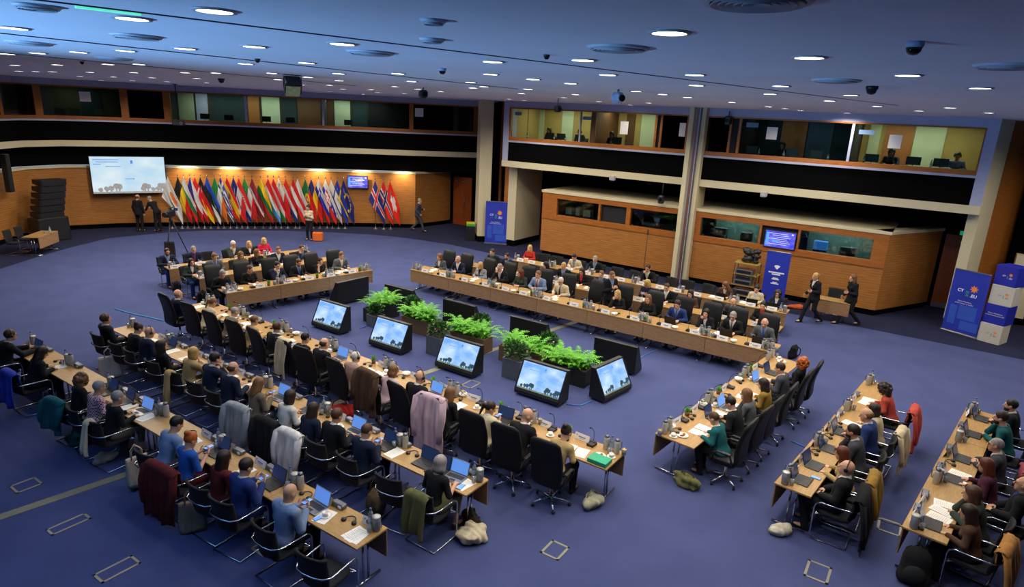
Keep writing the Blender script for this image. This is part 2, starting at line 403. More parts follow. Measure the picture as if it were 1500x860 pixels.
def hand(W_, h, n, side, curl):
    l = unit(np.cross(n, h))*side; n = unit(np.cross(h, l))*side*1.; L = []
    if n @ n < .5: n = vec(0, 0, -1)
    pal = [W_+.085*h*(1-.05*abs(i-1.2))+l*x for i, x in enumerate((.031, .0105, -.0105, -.030))]
    for q in pal: L.append(cone(W_+.012*h+(q-W_)*.15, q, .014, .0115, .012))
    for i, (q, ln) in enumerate(zip(pal, (.078, .088, .081, .062))):
        c1 = curl*(.55+.1*i); d1 = unit(h*math.cos(c1)+n*math.sin(c1)); c2 = c1+curl*.8; d2 = unit(h*math.cos(c2)+n*math.sin(c2))
        m = q+d1*ln*.5+l*(1.5-i)*.003; L += [cone(q, m, .0095, .009, .004), cone(m, m+d2*ln*.5, .009, .0075, .003)]
    b = W_+.03*h+l*.026; m = b+unit(h*.62+l*.72+n*.25)*.045; L += [cone(b, m, .0135, .011, .01), cone(m, m+unit(h*.92+l*.25+n*.3)*.035, .0105, .0085, .004)]
    return L
def tr(k, p): return k['H']+k['Rh'] @ vec(*p)
def head(k):
    Rm = k['Rh']; q = lambda *p: tr(k, p)
    L = [elli(q(0, -.012, .028), (.077, .096, .098), Rm, .03), elli(q(0, .028, -.035), (.062, .066, .086), Rm, .03), cone(q(0, .062, -.098), q(0, .066, -.094), .026, k=.03),
         cone(q(0, .09, .008), q(0, .113, -.028), .009, .0155, .012), elli(q(0, .075, .028), (.05, .022, .014), Rm, .02), elli(q(0, .087, -.062), (.024, .014, .009), Rm, .01), elli(q(0, .084, -.073), (.021, .013, .008), Rm, .01)]
    for s in (1, -1): L += [elli(q(s*.08, -.008, -.006), (.011, .024, .032), Rm, .01), elli(q(s*.031, .08, .006), (.0145, .0125, .011), Rm, .004)]
    return L
VB = .0088
def body_mesh(pose, sex, yaw):
    k = skel(pose, sex, yaw)
    L = torso(k, -.012)+arms(k)+legs(k)+[cone(k['neck']-k['t']*.05, k['H']+k['Rh'] @ vec(0, -.02, -.05), .056*(k['w']*.4+.6), .052*(k['w']*.4+.6), .03)]+head(k)
    for i, s in ((0, -1), (1, 1)): L += hand(k['Wr'][i], k['hd'][i], k['pn'][i], s, k['curl'])
    for h, kn, an in k['leg']: L.append(cone(an-vec(0, .02, .02), an+vec(0, .14, -.05), .036, .03, .03))
    F, lo, ax = field(L, VB); V, Q = nets(F, lo, VB)
    C = (V[Q].mean(1)-k['H']) @ k['Rh']; mi = np.zeros(len(Q), int)
    for s in (1, -1): mi[(np.abs(C[:, 0]-s*.031) < .0135) & (np.abs(C[:, 2]-.006) < .0075) & (C[:, 1] > .078)] = 2
    mi[(np.abs(C[:, 0]) < .022) & (np.abs(C[:, 2]+.067) < .0105) & (C[:, 1] > .088)] = 1
    return vmesh('body', V, Q, [SKIN, LIP, EYE], mi)
def wedge(k, X, ztop, w0, depth):
    """V-shaped neck opening down the front: <0 inside"""
    L = (X-k['neck']) @ k['Rt']; z = -L[..., 2]
    return np.maximum.reduce([np.abs(L[..., 0])-np.maximum(w0*(1-z/depth), 0), -(L[..., 1]), z-depth])
def top_mesh(pose, sex, style):
    k = skel(pose, sex, 0); o = .016 if style in ('suit', 'jacket') else .009
    L = torso(k, o)+arms(k, o, style == 'tee')
    if style in ('suit', 'jacket', 'knit'):
        if not k['st']: L += [elli(k['P']+vec(0, .02, 0), (.17+o, .14+o, .09+o), None, .05)]
        else: L += [cone(k['P']+vec(0, 0, .06), k['P']-vec(0, 0, .10), .135+o, .15+o, .05), elli(k['P']-vec(0, 0, .1), (.175+o, .13+o, .09), None, .05)]
        L += [cone(k['neck']-k['f']*.03+vec(sx*.055, 0, .0), k['neck']-k['f']*.05, .022, k=.03) for sx in (1, -1)]
    F, lo, ax = field(L, .0115); X = grid_pts(ax)
    N = (X-k['neck']) @ k['Rt']; cut = np.maximum(.05-np.linalg.norm(N[..., :2]*vec(1, .95), axis=-1), 0)
    neckhole = .066-np.linalg.norm(N[..., :2], axis=-1)
    F = np.maximum(F, np.where(N[..., 2] > -.055, neckhole, -1))
    if style in ('suit', 'jacket'): F = np.maximum(F, -wedge(k, X, 0, .075 if style == 'suit' else .06, .26))
    if not k['st']: F = np.maximum(F, .475-X[..., 2])
    V, Q = nets(F, lo, .0115); return vmesh('top', V, Q, CLOTH)
def shirt_mesh(pose, sex):
    k = skel(pose, sex, 0); L = torso(k, .004)+[cone(k['neck']-k['t']*.07, k['neck']+k['t']*.012, .068, .06, .02)]
    F, lo, ax = field(L, .0115); X = grid_pts(ax); N = (X-k['neck']) @ k['Rt']
    F = np.maximum.reduce([F, -N[..., 2]-.32, np.abs(N[..., 0])-.10, np.where(N[..., 2] > -.04, -9, -N[..., 1]-.02)])
    V, Q = nets(F, lo, .0115); return vmesh('shirt', V, Q, CLOTH)
def tie_mesh(pose, sex):
    k = skel(pose, sex, 0); m = MB(); f, t = k['f'], k['t']
    a = k["neck"]-t*.012+f*.072; L = [a, a-t*.035+f*.02, a-t*.14+f*.05, a-t*.27+f*.05]
    ws = (.017, .013, .026, .034); vs = []
    for p, w_ in zip(L, ws): vs += [p+vec(-w_, 0, 0)+f*.012, p+f*.02, p+vec(w_, 0, 0)+f*.012, p-f*.012]
    fs = [(i*4+j, i*4+(j+1) % 4, i*4+4+(j+1) % 4, i*4+4+j) for i in range(3) for j in range(4)]+[(3, 2, 1, 0), (12, 13, 14, 15)]
    m.add([tuple(v) for v in vs], fs, 0, False); return m.mesh('tie', CLOTH)
def lanyard_mesh(pose, sex):
    k = skel(pose, sex, 0); m = MB(); f, t = k['f'], k['t']; n = k['neck']
    m.tube([tuple(q) for q in (n-f*.075, n+vec(.075, 0, 0)-t*.0, n+vec(.075, 0, 0)+f*.075-t*.08, n+vec(.03, 0, 0)+f*.125-t*.2, n+f*.14-t*.27, n+vec(-.03, 0, 0)+f*.125-t*.2, n+vec(-.075, 0, 0)+f*.075-t*.08, n+vec(-.075, 0, 0))], .007, 6, closed=True)
    c = n+f*.142-t*.31; m.box(tuple(c), (.06, .008, .085), Matrix(k['Rt'].tolist()), 1)
    return m.mesh('lanyard', [CLOTH, CARD])
def trousers_mesh(pose, sex, skirt=False):
    k = skel(pose, sex, 0); o = .014; L = [elli(k['P'], (.16+o, .12+o, .11+o), None, .06)]+legs(k, o, .5 if skirt else 1.02)
    if skirt and not k['st']: L += [cone(vec(0, .05, .55), vec(0, .42, .54), .11, .09, .06)]
    F, lo, ax = field(L, .0125)
    if not k['st']: X = grid_pts(ax); F = np.maximum(F, .455-X[..., 2]) if False else F
    V, Q = nets(F, lo, .0125); return vmesh('trousers', V, Q, CLOTH)
def shoe_mesh(pose, sex, i):
    k = skel(pose, sex, 0); an = k['leg'][i][2]; z = an[2]-.09
    L = [cone(vec(an[0], an[1]-.045, z+.04), vec(an[0], an[1]+.15, z+.03), .04, .036, .03), cone(vec(an[0], an[1]-.02, z+.05), vec(an[0], an[1], z+.085), .044, .047, .03)]
    F, lo, ax = field(L, .012); X = grid_pts(ax); F = np.maximum(F, z+.004-X[..., 2]); V, Q = nets(F, lo, .012); return vmesh('shoe', V, Q, SHOE)
def hair_mesh(style):
    """in the head's own frame"""
    e = lambda c, r, k=.03: elli(c, r, None, k)
    cap = e((0, -.018, .038), (.087, .104, .102))
    if style == 'short': L = [cap]
    elif style == 'crop': L = [e((0, -.018, .034), (.083, .101, .099))]
    elif style == 'ring': L = [e((0, -.03, .01), (.086, .092, .075))]
    elif style == 'quiff': L = [cap, e((0, .05, .115), (.06, .045, .035))]
    elif style == 'bob': L = [e((0, -.02, .036), (.096, .11, .107)), e((0, -.045, -.06), (.098, .075, .085)), e((.07, .0, -.06), (.03, .045, .08)), e((-.07, .0, -.06), (.03, .045, .08))]
    elif style == 'long': L = [e((0, -.02, .036), (.093, .11, .106)), e((0, -.07, -.12), (.095, .055, .16), .05), e((.075, -.01, -.10), (.03, .045, .13)), e((-.075, -.01, -.10), (.03, .045, .13))]
    elif style == 'pony': L = [cap, e((0, -.125, .03), (.035, .035, .035)), cone((0, -.14, .02), (0, -.13, -.17), .034, .018, .03)]
    elif style == 'bun': L = [cap, e((0, -.10, .105), (.05, .05, .045))]
    elif style == 'curly':
        rr = random.Random(3); L = [e((0, -.02, .03), (.10, .115, .11))]
        for i in range(90):
            a = rr.uniform(0, 2*PI); b = rr.uniform(-1.1, 1.4); rad = .118
            p = (rad*math.cos(a)*math.cos(b)*.95, -.03+rad*math.sin(a)*math.cos(b), .01+rad*math.sin(b)*1.05)
            if p[1] > .055 and p[2] < .075: continue
            L.append(e(p, (.024,)*3, .028))
        L += [e((0, -.06, -.1), (.11, .06, .10), .03)]
    vx = .0085; F, lo, ax = field(L, vx); X = grid_pts(ax)
    fr = np.linalg.norm((X-vec(0, .105, -.045))/vec(.068, .085, .112), axis=-1)
    F = np.maximum(F, (1-fr)*.07)
    if style in ('short', 'crop', 'quiff', 'bun', 'pony'):
        nape = -.055 - X[..., 2] - np.maximum(X[..., 1]+.02, 0)*-.9
        if style != 'pony': F = np.maximum(F, nape)
        F = np.maximum(F, np.where(X[..., 1] > -.01, np.where(np.abs(X[..., 0]) > .03, -.012-X[..., 2], -1), -1))
    if style == 'ring': F = np.maximum.reduce([F, X[..., 2]-.055, X[..., 1]-.03, -.06-X[..., 2]])
    V, Q = nets(F, lo, vx); return vmesh('hair', V, Q, HAIR)
def beard_mesh():
    L = [elli((0, .032, -.045), (.066, .07, .086), None, .02), cone((0, .066, -.1), (0, .07, -.098), .028, k=.02)]
    F, lo, ax = field(L, .0085); X = grid_pts(ax)
    F = np.maximum.reduce([F, X[..., 2]+.045+np.maximum(.03-np.abs(X[..., 0]), 0)*-.2, -X[..., 1]-.005, np.where((np.abs(X[..., 0]) < .026) & (np.abs(X[..., 2]+.066) < .011), .01, -1)])
    V, Q = nets(F, lo, .0085); return vmesh('beard', V, Q, HAIR)
def glasses_mesh():
    m = MB()
    for s in (1, -1):
        m.tube([(s*.033+.024*math.cos(a), .105-.006*abs(math.cos(a)), .006+.018*math.sin(a)) for a in [2*PI*i/10 for i in range(10)]], .0028, 5, closed=True)
        m.tube([(s*.058, .098, .01), (s*.082, .05, .012), (s*.084, -.01, .006)], .0025, 5)
    m.tube([(-.01, .107, .008), (.01, .107, .008)], .0028, 5); return m.mesh('glasses', BLACK)
def headphone_mesh():
    m = MB(); m.tube([(.1*math.cos(a), -.015, .02+.118*math.sin(a)) for a in [PI*i/12 for i in range(13)]], .008, 6)
    return m.mesh('headphones', BLACK)
def ear_mesh(s):
    m = MB(); m.lathe([(.0, -.014), (.03, -.014), (.034, 0), (.03, .014), (.0, .014)], (s*.098, -.012, .005), 12, 0, RY(PI/2)); return m.mesh('ear_cushion', BLACK)
SKINS = {'l': '#c99a7d', 'm': '#b98364', 't': '#a06f4f', 'p': '#d3a78e'}
HAIRS = {'k': '#191412', 'b': '#4a3220', 'l': '#6e4c2c', 'y': '#b08d4e', 'g': '#8b8680', 'w': '#c9c4ba', 'r': '#a9551d', 'd': '#2b1d15', 'a': '#5c2a18'}
COLS = {'k': '#131418', 'n': '#161e36', 'b': '#20346a', 'lb': '#7286a8', 'g': '#55585c', 'lg': '#8b8f92', 'w': '#cfccc4', 'c': '#c4b697', 'be': '#a8905f', 'br': '#4d3626', 'o': '#5b5a36', 'r': '#b32a22', 'dr': '#571719',
        'pk': '#bda3ab', 'tl': '#12565a', 'dg': '#2f3a34', 'gb': '#6b6152', 'co': '#b2483a', 'mu': '#8a6c2b', 'bu': '#4b2234', 'pi': '#a9887b', 'bl': '#2456a8', 'cr': '#c21f3f', 'tan': '#a8763c', 'lav': '#8d97b8', 'ch': '#8a3f48', 'gy': '#3c3f46', 'rb': '#2c3fa4', 'gn': '#2f6b3c'}
def person(name_loc, rz, sex, pose, yaw, hair, hcol, style, tcol, pcol, extra, label, group=None, skin='l', scale=1., z=0.):
    yaw = max(-1, min(1, round(yaw)))*R(38)
    root = thing('person', label, 'person', (name_loc[0], name_loc[1], z), rz, group); root.scale = (scale,)*3
    k = skel(pose, sex, yaw); yk = round(math.degrees(yaw))
    col = lambda q: hx(COLS[q])
    sk = hx(SKINS[skin])
    part(root, 'body', cached(('body', pose, sex, yk), lambda: body_mesh(pose, sex, yaw)), color=sk)
    ts = {'s': 'suit', 'j': 'jacket', 't': 'shirt', 'k': 'knit', 'e': 'tee'}[style[0]]
    part(root, {'suit': 'jacket', 'jacket': 'jacket', 'shirt': 'shirt', 'knit': 'sweater', 'tee': 'short_sleeved_shirt'}[ts], cached(('top', pose, sex, ts), lambda: top_mesh(pose, sex, ts)), color=col(tcol))
    if 'C' in extra:
        tp = root.children[-1]; me = tp.data.copy(); cm = mat('checked_cloth', '#8a2434', .9, var=.05); nt = cm.node_tree
        if not any(n.type == 'TEX_CHECKER' for n in nt.nodes):
            ck = nt.nodes.new('ShaderNodeTexChecker'); ck.inputs['Scale'].default_value = 34; ck.inputs['Color1'].default_value = (.30, .03, .05, 1); ck.inputs['Color2'].default_value = (.62, .58, .6, 1)
            nt.links.new([n for n in nt.nodes if n.type == 'TEX_COORD'][0].outputs['Object'], ck.inputs['Vector']); nt.links.new(ck.outputs['Color'], nt.nodes['Principled BSDF'].inputs['Base Color'])
        me.materials[0] = cm; tp.data = me
    if ts in ('suit', 'jacket'):
        part(root, 'shirt', cached(('shirt', pose, sex), lambda: shirt_mesh(pose, sex)), color=col(style[1:] if len(style) > 1 else 'w'))
    sk_ = 'S' in extra
    part(root, 'skirt' if sk_ else 'trousers', cached(('trousers', pose if pose in STAND else 'T', sex, sk_), lambda: trousers_mesh(pose, sex, sk_)), color=col(pcol))
    for i in (0, 1): part(root, 'shoe', cached(('shoe', pose if pose in STAND else 'T', sex, i), lambda: shoe_mesh(pose, sex, i)))
    M4 = Matrix.Translation(k['H'].tolist()) @ Matrix(k['Rh'].tolist()).to_4x4()
    if hair != 'bald': part(root, 'hair', cached(('hair', hair), lambda: hair_mesh(hair)), matrix=M4, color=hx(HAIRS[hcol]))
    if 'B' in extra: part(root, 'beard', cached('beard', beard_mesh), matrix=M4, color=hx(HAIRS[hcol if hair != 'bald' else 'g']))
    if 'g' in extra: part(root, 'glasses', cached('glasses', glasses_mesh), matrix=M4)
    if 'h' in extra:
        hp = part(root, 'headphones', cached('headphones', headphone_mesh), matrix=M4)
        for s in (1, -1): part(hp, 'ear_cushion', cached(('ear', s), lambda: ear_mesh(s)))
    if 't' in extra:
        tc = extra[extra.index('t')+1]; part(root, 'tie', cached(('tie', pose, sex), lambda: tie_mesh(pose, sex)), color={'r': hx('#7c1f2c'), 'b': hx('#2b4a8f'), 'g': hx('#4c4f58'), 'k': hx('#17181c')}[tc])
    if 'y' in extra: part(root, 'lanyard', cached(('lan', pose, sex), lambda: lanyard_mesh(pose, sex)), color=hx('#2a4fb0'))
    return root
# ------------------------------------------------------------------ furniture meshes
def loft(m, rows, mi=0):
    """closed rings (each a list of points) skinned into one smooth skin with capped ends"""
    n = len(rows[0]); vs = [v for r in rows for v in r]
    fs = [(j*n+i, j*n+(i+1) % n, (j+1)*n+(i+1) % n, (j+1)*n+i) for j in range(len(rows)-1) for i in range(n)]
    m.add(vs, fs, mi, True); o = len(m.v)-len(vs)
    m.f += [[o+i for i in range(n)][::-1], [o+(len(rows)-1)*n+i for i in range(n)]]; m.m += [mi]*2; m.sm += [False]*2
def ring(c, hw, ht, U, T, n=20, p=3.5):
    r = []
    for i in range(n):
        a = 2*PI*i/n; x = abs(math.cos(a))**(2/p)*math.copysign(1, math.cos(a)); y = abs(math.sin(a))**(2/p)*math.copysign(1, math.sin(a))
        r.append(Vector(c)+Vector(U)*hw*x+Vector(T)*ht*y)
    return r
def exec_back():
    m = MB(); rows = []
    for j in range(15):
        v = j/14; z = .44+.86*v; y = -.235-.09*v+.045*math.sin(v*PI*1.2)
        e = min(1, math.sqrt(max(0, 1-((max(0, abs(v-.5)-.40))/.102)**2))); w = (.255+.03*math.sin(v*PI))*(.72+.28*e)
        rows.append(ring((0, y, z), w, .047*max(e, .3), (1, 0, 0), (0, 1, .1)))
    loft(m, rows); return m.mesh('backrest', LEATHER)
def cushion(w, d, h, z, y=0., mt=None, r=.03):
    m = MB(); rows = [ring((0, y, z+h*(t-.5)), w/2*s, d/2*s, (1, 0, 0), (0, 1, 0), 24, 5) for t, s in ((0, .9), (.08, .97), (.3, 1), (.7, 1), (.92, .97), (1, .88))]
    loft(m, rows); return m.mesh('seat', mt or LEATHER)
def exec_arm(s):
    m = MB(); m.tube([(s*.24, -.16, .44), (s*.295, -.17, .56), (s*.30, -.14, .655), (s*.30, .06, .665), (s*.30, .15, .64), (s*.29, .16, .54), (s*.24, .14, .44)], .018, 8)
    m.box((s*.30, -.03, .678), (.055, .25, .028), None, 0, .01); return m.mesh('armrest', BLACK)
def star_base():
    m = MB()
    for k in range(5):
        a = 2*PI*k/5+.3; m.tube([(0, 0, .115), (.16*math.cos(a), .16*math.sin(a), .10), (.315*math.cos(a), .315*math.sin(a), .072)], [.026, .02, .016], 8)
    m.lathe([(.035, .08), (.04, .1), (.035, .15), (.026, .16), (.026, .42)], n=14); return m.mesh('star_base', CHROME)
def castor():
    m = MB(); m.lathe([(.0, -.022), (.024, -.022), (.028, -.012), (.028, -.003), (.012, -.002), (.012, .002), (.028, .003), (.028, .012), (.024, .022), (0, .022)], (0, 0, .029), 12, 0, RY(PI/2))
    m.lathe([(.012, .03), (.012, .072)], n=8); return m.mesh('castor', BLACK)
def exec_chair(x, y, rz, label, group, z=0.):
    t = thing('office_chair', label, 'chair', (x, y, z), rz, group)
    part(t, 'backrest', cached('xb', exec_back)); part(t, 'seat', cached('xs', lambda: cushion(.52, .50, .11, .46, .02)))
    for s in (1, -1): part(t, 'armrest', cached(('xa', s), lambda: exec_arm(s)))
    b = part(t, 'star_base', cached('xst', star_base))
    for k in range(5):
        a = 2*PI*k/5+.3; part(b, 'castor', cached('xc', castor), (.315*math.cos(a), .315*math.sin(a), 0), (0, 0, a+.8))
    return t
def cant_frame():
    m = MB(); L = [(-.27, -.24, .014), (-.27, .18, .014), (-.27, .245, .03), (-.27, .27, .09), (-.27, .27, .56), (-.27, .25, .62), (-.27, .19, .648), (-.27, -.10, .655), (-.265, -.22, .66), (-.20, -.295, .665), (-.08, -.325, .668)]
    m.tube(L+[(-x, y, z) for x, y, z in L[::-1]], .0125, 8, closed=True)
    for s in (1, -1): m.tube([(s*.268, .24, .43), (s*.2, .2, .425), (s*.2, -.2, .425)], .011, 6)
    m.tube([(-.268, .24, .43), (.268, .24, .43)], .011, 6); return m.mesh('frame', CHROME)
def cant_back():
    m = MB(); rows = []
    for j in range(12):
        v = j/11; z = .47+.44*v; rows.append([Vector((x, y, zz)) for x, y, zz in backsec(z, v)])
    loft(m, rows)
    m.tube([(.235*math.cos(a), -.262-.055*v2+.075*(1-math.sin(a)), .91) for a, v2 in [(PI*i/10, 1) for i in range(11)]][::-1], .019, 8)
    return m.mesh('backrest', MESHF)
def backsec(z, v):
    o = []; n = 9; w = .235*(.86+.14*math.sin(min(1, v*1.6)*PI/2))
    for sgn in (0, 1):
        for i in range(n):
            u = -1+2*i/(n-1); u = u if sgn == 0 else -u
            y = -.262-.055*v+.075*(u*u)*.9; o.append((w*u, y-(.014 if sgn == 0 else -.014), z))
    return o
def cant_chair(x, y, rz, label, group, z=0.):
    t = thing('cantilever_chair', label, 'chair', (x, y, z), rz, group)
    part(t, 'frame', cached('cf', cant_frame)); part(t, 'seat', cached('cs', lambda: cushion(.47, .47, .06, .452, .0, MESHF)))
    part(t, 'backrest', cached('cb', cant_back)); return t
def table_leg(d):
    m = MB()
    for y in (-.045, .045): m.tube([(0, y-.0, .03), (0, y, .705)], .017, 8)
    m.tube([(0, -d/2+.02, .02), (0, d/2-.02, .02)], .02, 8); m.box((0, 0, .70), (.05, d*.7, .02)); return m.mesh('leg', CHROME)
def table(x, y, rz, L, d, label, group):
    t = thing('conference_table', label, 'table', (x, y, 0), rz, group); key = (round(L, 3), round(d, 3))
    def top(): m = MB(); m.box((0, 0, .725), (L-.006, d, .03), None, 0, .004); return m.mesh('tabletop', TABLE)
    def pan(): m = MB(); m.box((0, d/2-.02, .505), (L-.01, .02, .405), None, 0, .003); return m.mesh('modesty_panel', PANEL)
    part(t, 'tabletop', cached(('tt', key), top)); part(t, 'modesty_panel', cached(('tp', key), pan))
    for s in (-1, 1): part(t, 'leg', cached(('tl', key[1]), lambda: table_leg(d)), (s*(L/2-.14), 0, 0))
    return t
# ------------------------------------------------------------------ things on the tables
def card_mesh():
    m = MB(); h, w, e = .108, .29, .036
    vs = [(-w/2, -e, 0), (w/2, -e, 0), (w/2, 0, h), (-w/2, 0, h), (w/2, e, 0), (-w/2, e, 0)]
    m.add(vs, [(0, 1, 2, 3), (3, 2, 4, 5)]); m.add([(x, y*.94, z*.97) for x, y, z in vs], [(3, 2, 1, 0), (5, 4, 2, 3)])
    for s in (1, -1):
        n = Vector((0, s*h, e)).normalized()
        def q(u0, u1, v0, v1, mi):
            P = [Vector((u*s*-1, s*e*(1-v/h), v))+n*.0012 for u, v in ((u0, v0), (u1, v0), (u1, v1), (u0, v1))]; m.add(P, [(0, 1, 2, 3)], mi)
        q(-.115, -.095, .062, .08, 2); q(-.07, .07, .042, .060, 1); q(-.05, .05, .024, .031, 1)
    return m.mesh('name_card', [CARD, INK, PINK])
def mic_base():
    m = MB(); m.box((0, 0, .022), (.13, .15, .044), None, 0, .008); m.box((0, .045, .05), (.11, .05, .02), RX(.2), 0, .005); return m.mesh('base', BLACK)
def mic_neck():
    m = MB(); m.tube([(0, .05, .05), (0, .055, .16), (0, .035, .25), (0, -.02, .32), (0, -.06, .345)], .005, 6); m.tube([(0, -.055, .342), (0, -.115, .37)], [.009, .013], 8); return m.mesh('gooseneck', BLACK)
def unit_grey():
    m = MB(); m.box((0, 0, .035), (.22, .10, .07), RX(0), 0, .014); m.box((.06, -.052, .035), (.06, .012, .04), None, 1, .003); return m.mesh('conference_unit', [GREYM, WHITE])
def headset():
    m = MB(); m.tube([(.085*math.cos(a), .03+.1*math.sin(a), .022) for a in [PI*i/10 for i in range(11)]], .008, 6); return m.mesh('headset', BLACK)
def headset_ear(s):
    m = MB(); m.lathe([(0, 0), (.034, .002), (.038, .018), (.03, .034), (0, .034)], (s*.085, .025, 0), 12); return m.mesh('ear_cushion', BLACK)
def flask_body():
    m = MB(); m.lathe([(.047, 0), (.05, .01), (.05, .19), (.042, .215), (.036, .225)], n=16); return m.mesh('body', STEEL)
def flask_lid():
    m = MB(); m.lathe([(.037, .222), (.039, .228), (.039, .255), (.02, .266), (0, .267)], n=14); return m.mesh('lid', GREYM)
def flask_handle():
    m = MB(); m.tube([(.048, 0, .205), (.085, 0, .2), (.092, 0, .15), (.085, 0, .08), (.05, 0, .06)], .008, 6); return m.mesh('handle', GREYM)
def bottle_body():
    m = MB(); m.lathe([(.03, 0), (.036, .008), (.036, .07), (.033, .08), (.036, .09), (.036, .16), (.03, .2), (.014, .245), (.0135, .262)], n=14); return m.mesh('bottle_body', CLEAR)
def bottle_label():
    m = MB(); m.lathe([(.0368, .09), (.0368, .155)], n=14, cap=False); return m.mesh('bottle_label', mat('bottle_label_paper', '#9fb4c4', .6, var=.2, scale=30))
def bottle_cap():
    m = MB(); m.lathe([(.016, .258), (.016, .28), (.013, .284), (0, .284)], n=12); return m.mesh('cap', BLUECAP)
def carafe():
    m = MB(); m.lathe([(.05, 0), (.056, .01), (.058, .19), (.056, .2), (.052, .2), (.053, .19), (.051, .012), (0, .012)], n=16); return m.mesh('water_jug', CLEAR)
def jug_lid():
    m = MB(); m.lathe([(.057, .2), (.057, .212), (.02, .218), (0, .218)], n=14); return m.mesh('lid', STEEL)
def tumbler(h=.1):
    m = MB(); m.lathe([(.027, 0), (.034, h), (.031, h), (.025, .008), (0, .008)], n=14); return m.mesh('glass', CLEAR)
def tumbler_big():
    m = MB(); m.lathe([(.036, 0), (.047, .115), (.045, .115), (.036, .004), (0, .004)], n=16); return m.mesh('glass', CLEAR)
def juice():
    m = MB(); m.lathe([(0, .006), (.034, .006), (.043, .095), (0, .095)], n=16); return m.mesh('juice', ORANGE)
def cup():
    m = MB(); m.lathe([(.022, .012), (.036, .02), (.042, .068), (.038, .068), (.033, .026), (0, .022)], n=16); m.tube([(.038, 0, .058), (.062, 0, .055), (.06, 0, .03), (.034, 0, .028)], .005, 6); return m.mesh('cup', WHITE)
def saucer():
    m = MB(); m.lathe([(.03, 0), (.05, .004), (.075, .014), (.073, .017), (.04, .009), (0, .008)], n=20); return m.mesh('saucer', WHITE)
def plate():
    m = MB(); m.lathe([(.05, 0), (.07, .004), (.105, .016), (.103, .019), (.065, .008), (0, .007)], n=22); return m.mesh('plate', WHITE)
def snack():
    m = MB(); rr = random.Random(2)
    for i in range(4): m.ell((rr.uniform(-.035, .035), rr.uniform(-.035, .035), .022), (.028, .022, .016), 8)
    return m.mesh('pastry', mat('pastry_brown', '#9a5f28', .7, var=.3, scale=40))
def bowl():
    m = MB(); m.lathe([(.04, 0), (.07, .012), (.088, .062), (.083, .062), (.064, .018), (0, .012)], n=18); return m.mesh('bowl', WHITE)
def bowl_fill():
    m = MB(); rr = random.Random(5)
    for i in range(9): m.box((rr.uniform(-.045, .045), rr.uniform(-.045, .045), .055+rr.uniform(0, .025)), (.045, .02, .014), RZ(rr.uniform(0, 3)) @ RX(rr.uniform(-.5, .5)), 0, .003)
    return m.mesh('sugar_sachets', PAPER)
def sheet():
    m = MB(); m.box((0, 0, .002), (.21, .297, .004))
    for i in range(9): m.box((-.01 if i % 4 else -.03, .11-.026*i, .0043), (.15-(.03 if i % 3 == 0 else 0), .005, .0006), None, 1)
    return m.mesh('paper', [PAPER, FINE])
def notebook():
    m = MB(); m.box((0, 0, .008), (.18, .25, .016), None, 0, .004); return m.mesh('notebook', BLACK)
def phone():
    m = MB(); m.box((0, 0, .005), (.075, .15, .009), None, 0, .003); return m.mesh('phone', BLACK)
def phone_scr():
    m = MB(); m.box((0, 0, .0102), (.066, .138, .001)); return m.mesh('screen', SCREENB)
def lap_base():
    m = MB(); m.box((0, -.005, .009), (.33, .23, .016), None, 0, .005); return m.mesh('base', ALU)
def lap_base_dark():
    m = MB(); m.box((0, -.005, .009), (.33, .23, .016), None, 0, .005); return m.mesh('base', BLACK)
def lap_keys():
    m = MB(); m.box((0, .03, .0175), (.28, .10, .002)); m.box((0, -.075, .0172), (.1, .06, .0015)); return m.mesh('keyboard', KEYS)
LR = RX(R(-18))
def lap_lid(mt):
    m = MB(); m.box(Vector((0, .108, .018))+LR @ Vector((0, .004, .108)), (.33, .009, .216), LR, 0, .003); return m.mesh('lid', mt)
def lap_scr(mt):
    m = MB(); m.box(Vector((0, .108, .018))+LR @ Vector((0, -.0012, .110)), (.305, .002, .19), LR); return m.mesh('screen', mt)
def pot():
    m = MB(); m.lathe([(.035, 0), (.04, .005), (.048, .085), (.044, .085), (.04, .07), (0, .07)], n=14); return m.mesh('pot', POTB)
def pot_plant():
    m = MB(); rr = random.Random(9)
    for i in range(46):
        a = rr.uniform(0, 2*PI); l = rr.uniform(.07, .13); e = rr.uniform(.15, .8); d = Vector((math.cos(a)*math.sin(e), math.sin(a)*math.sin(e), math.cos(e))); s = Vector((-math.sin(a), math.cos(a), 0))*.009
        b = Vector((math.cos(a)*.015, math.sin(a)*.015, .07)); q = b+d*l*.6; m.add([b-s*.4, b+s*.4, q+s, b+d*l, q-s], [(0, 1, 2, 3, 4)], 0, True)
    return m.mesh('leaves', PLEAF)
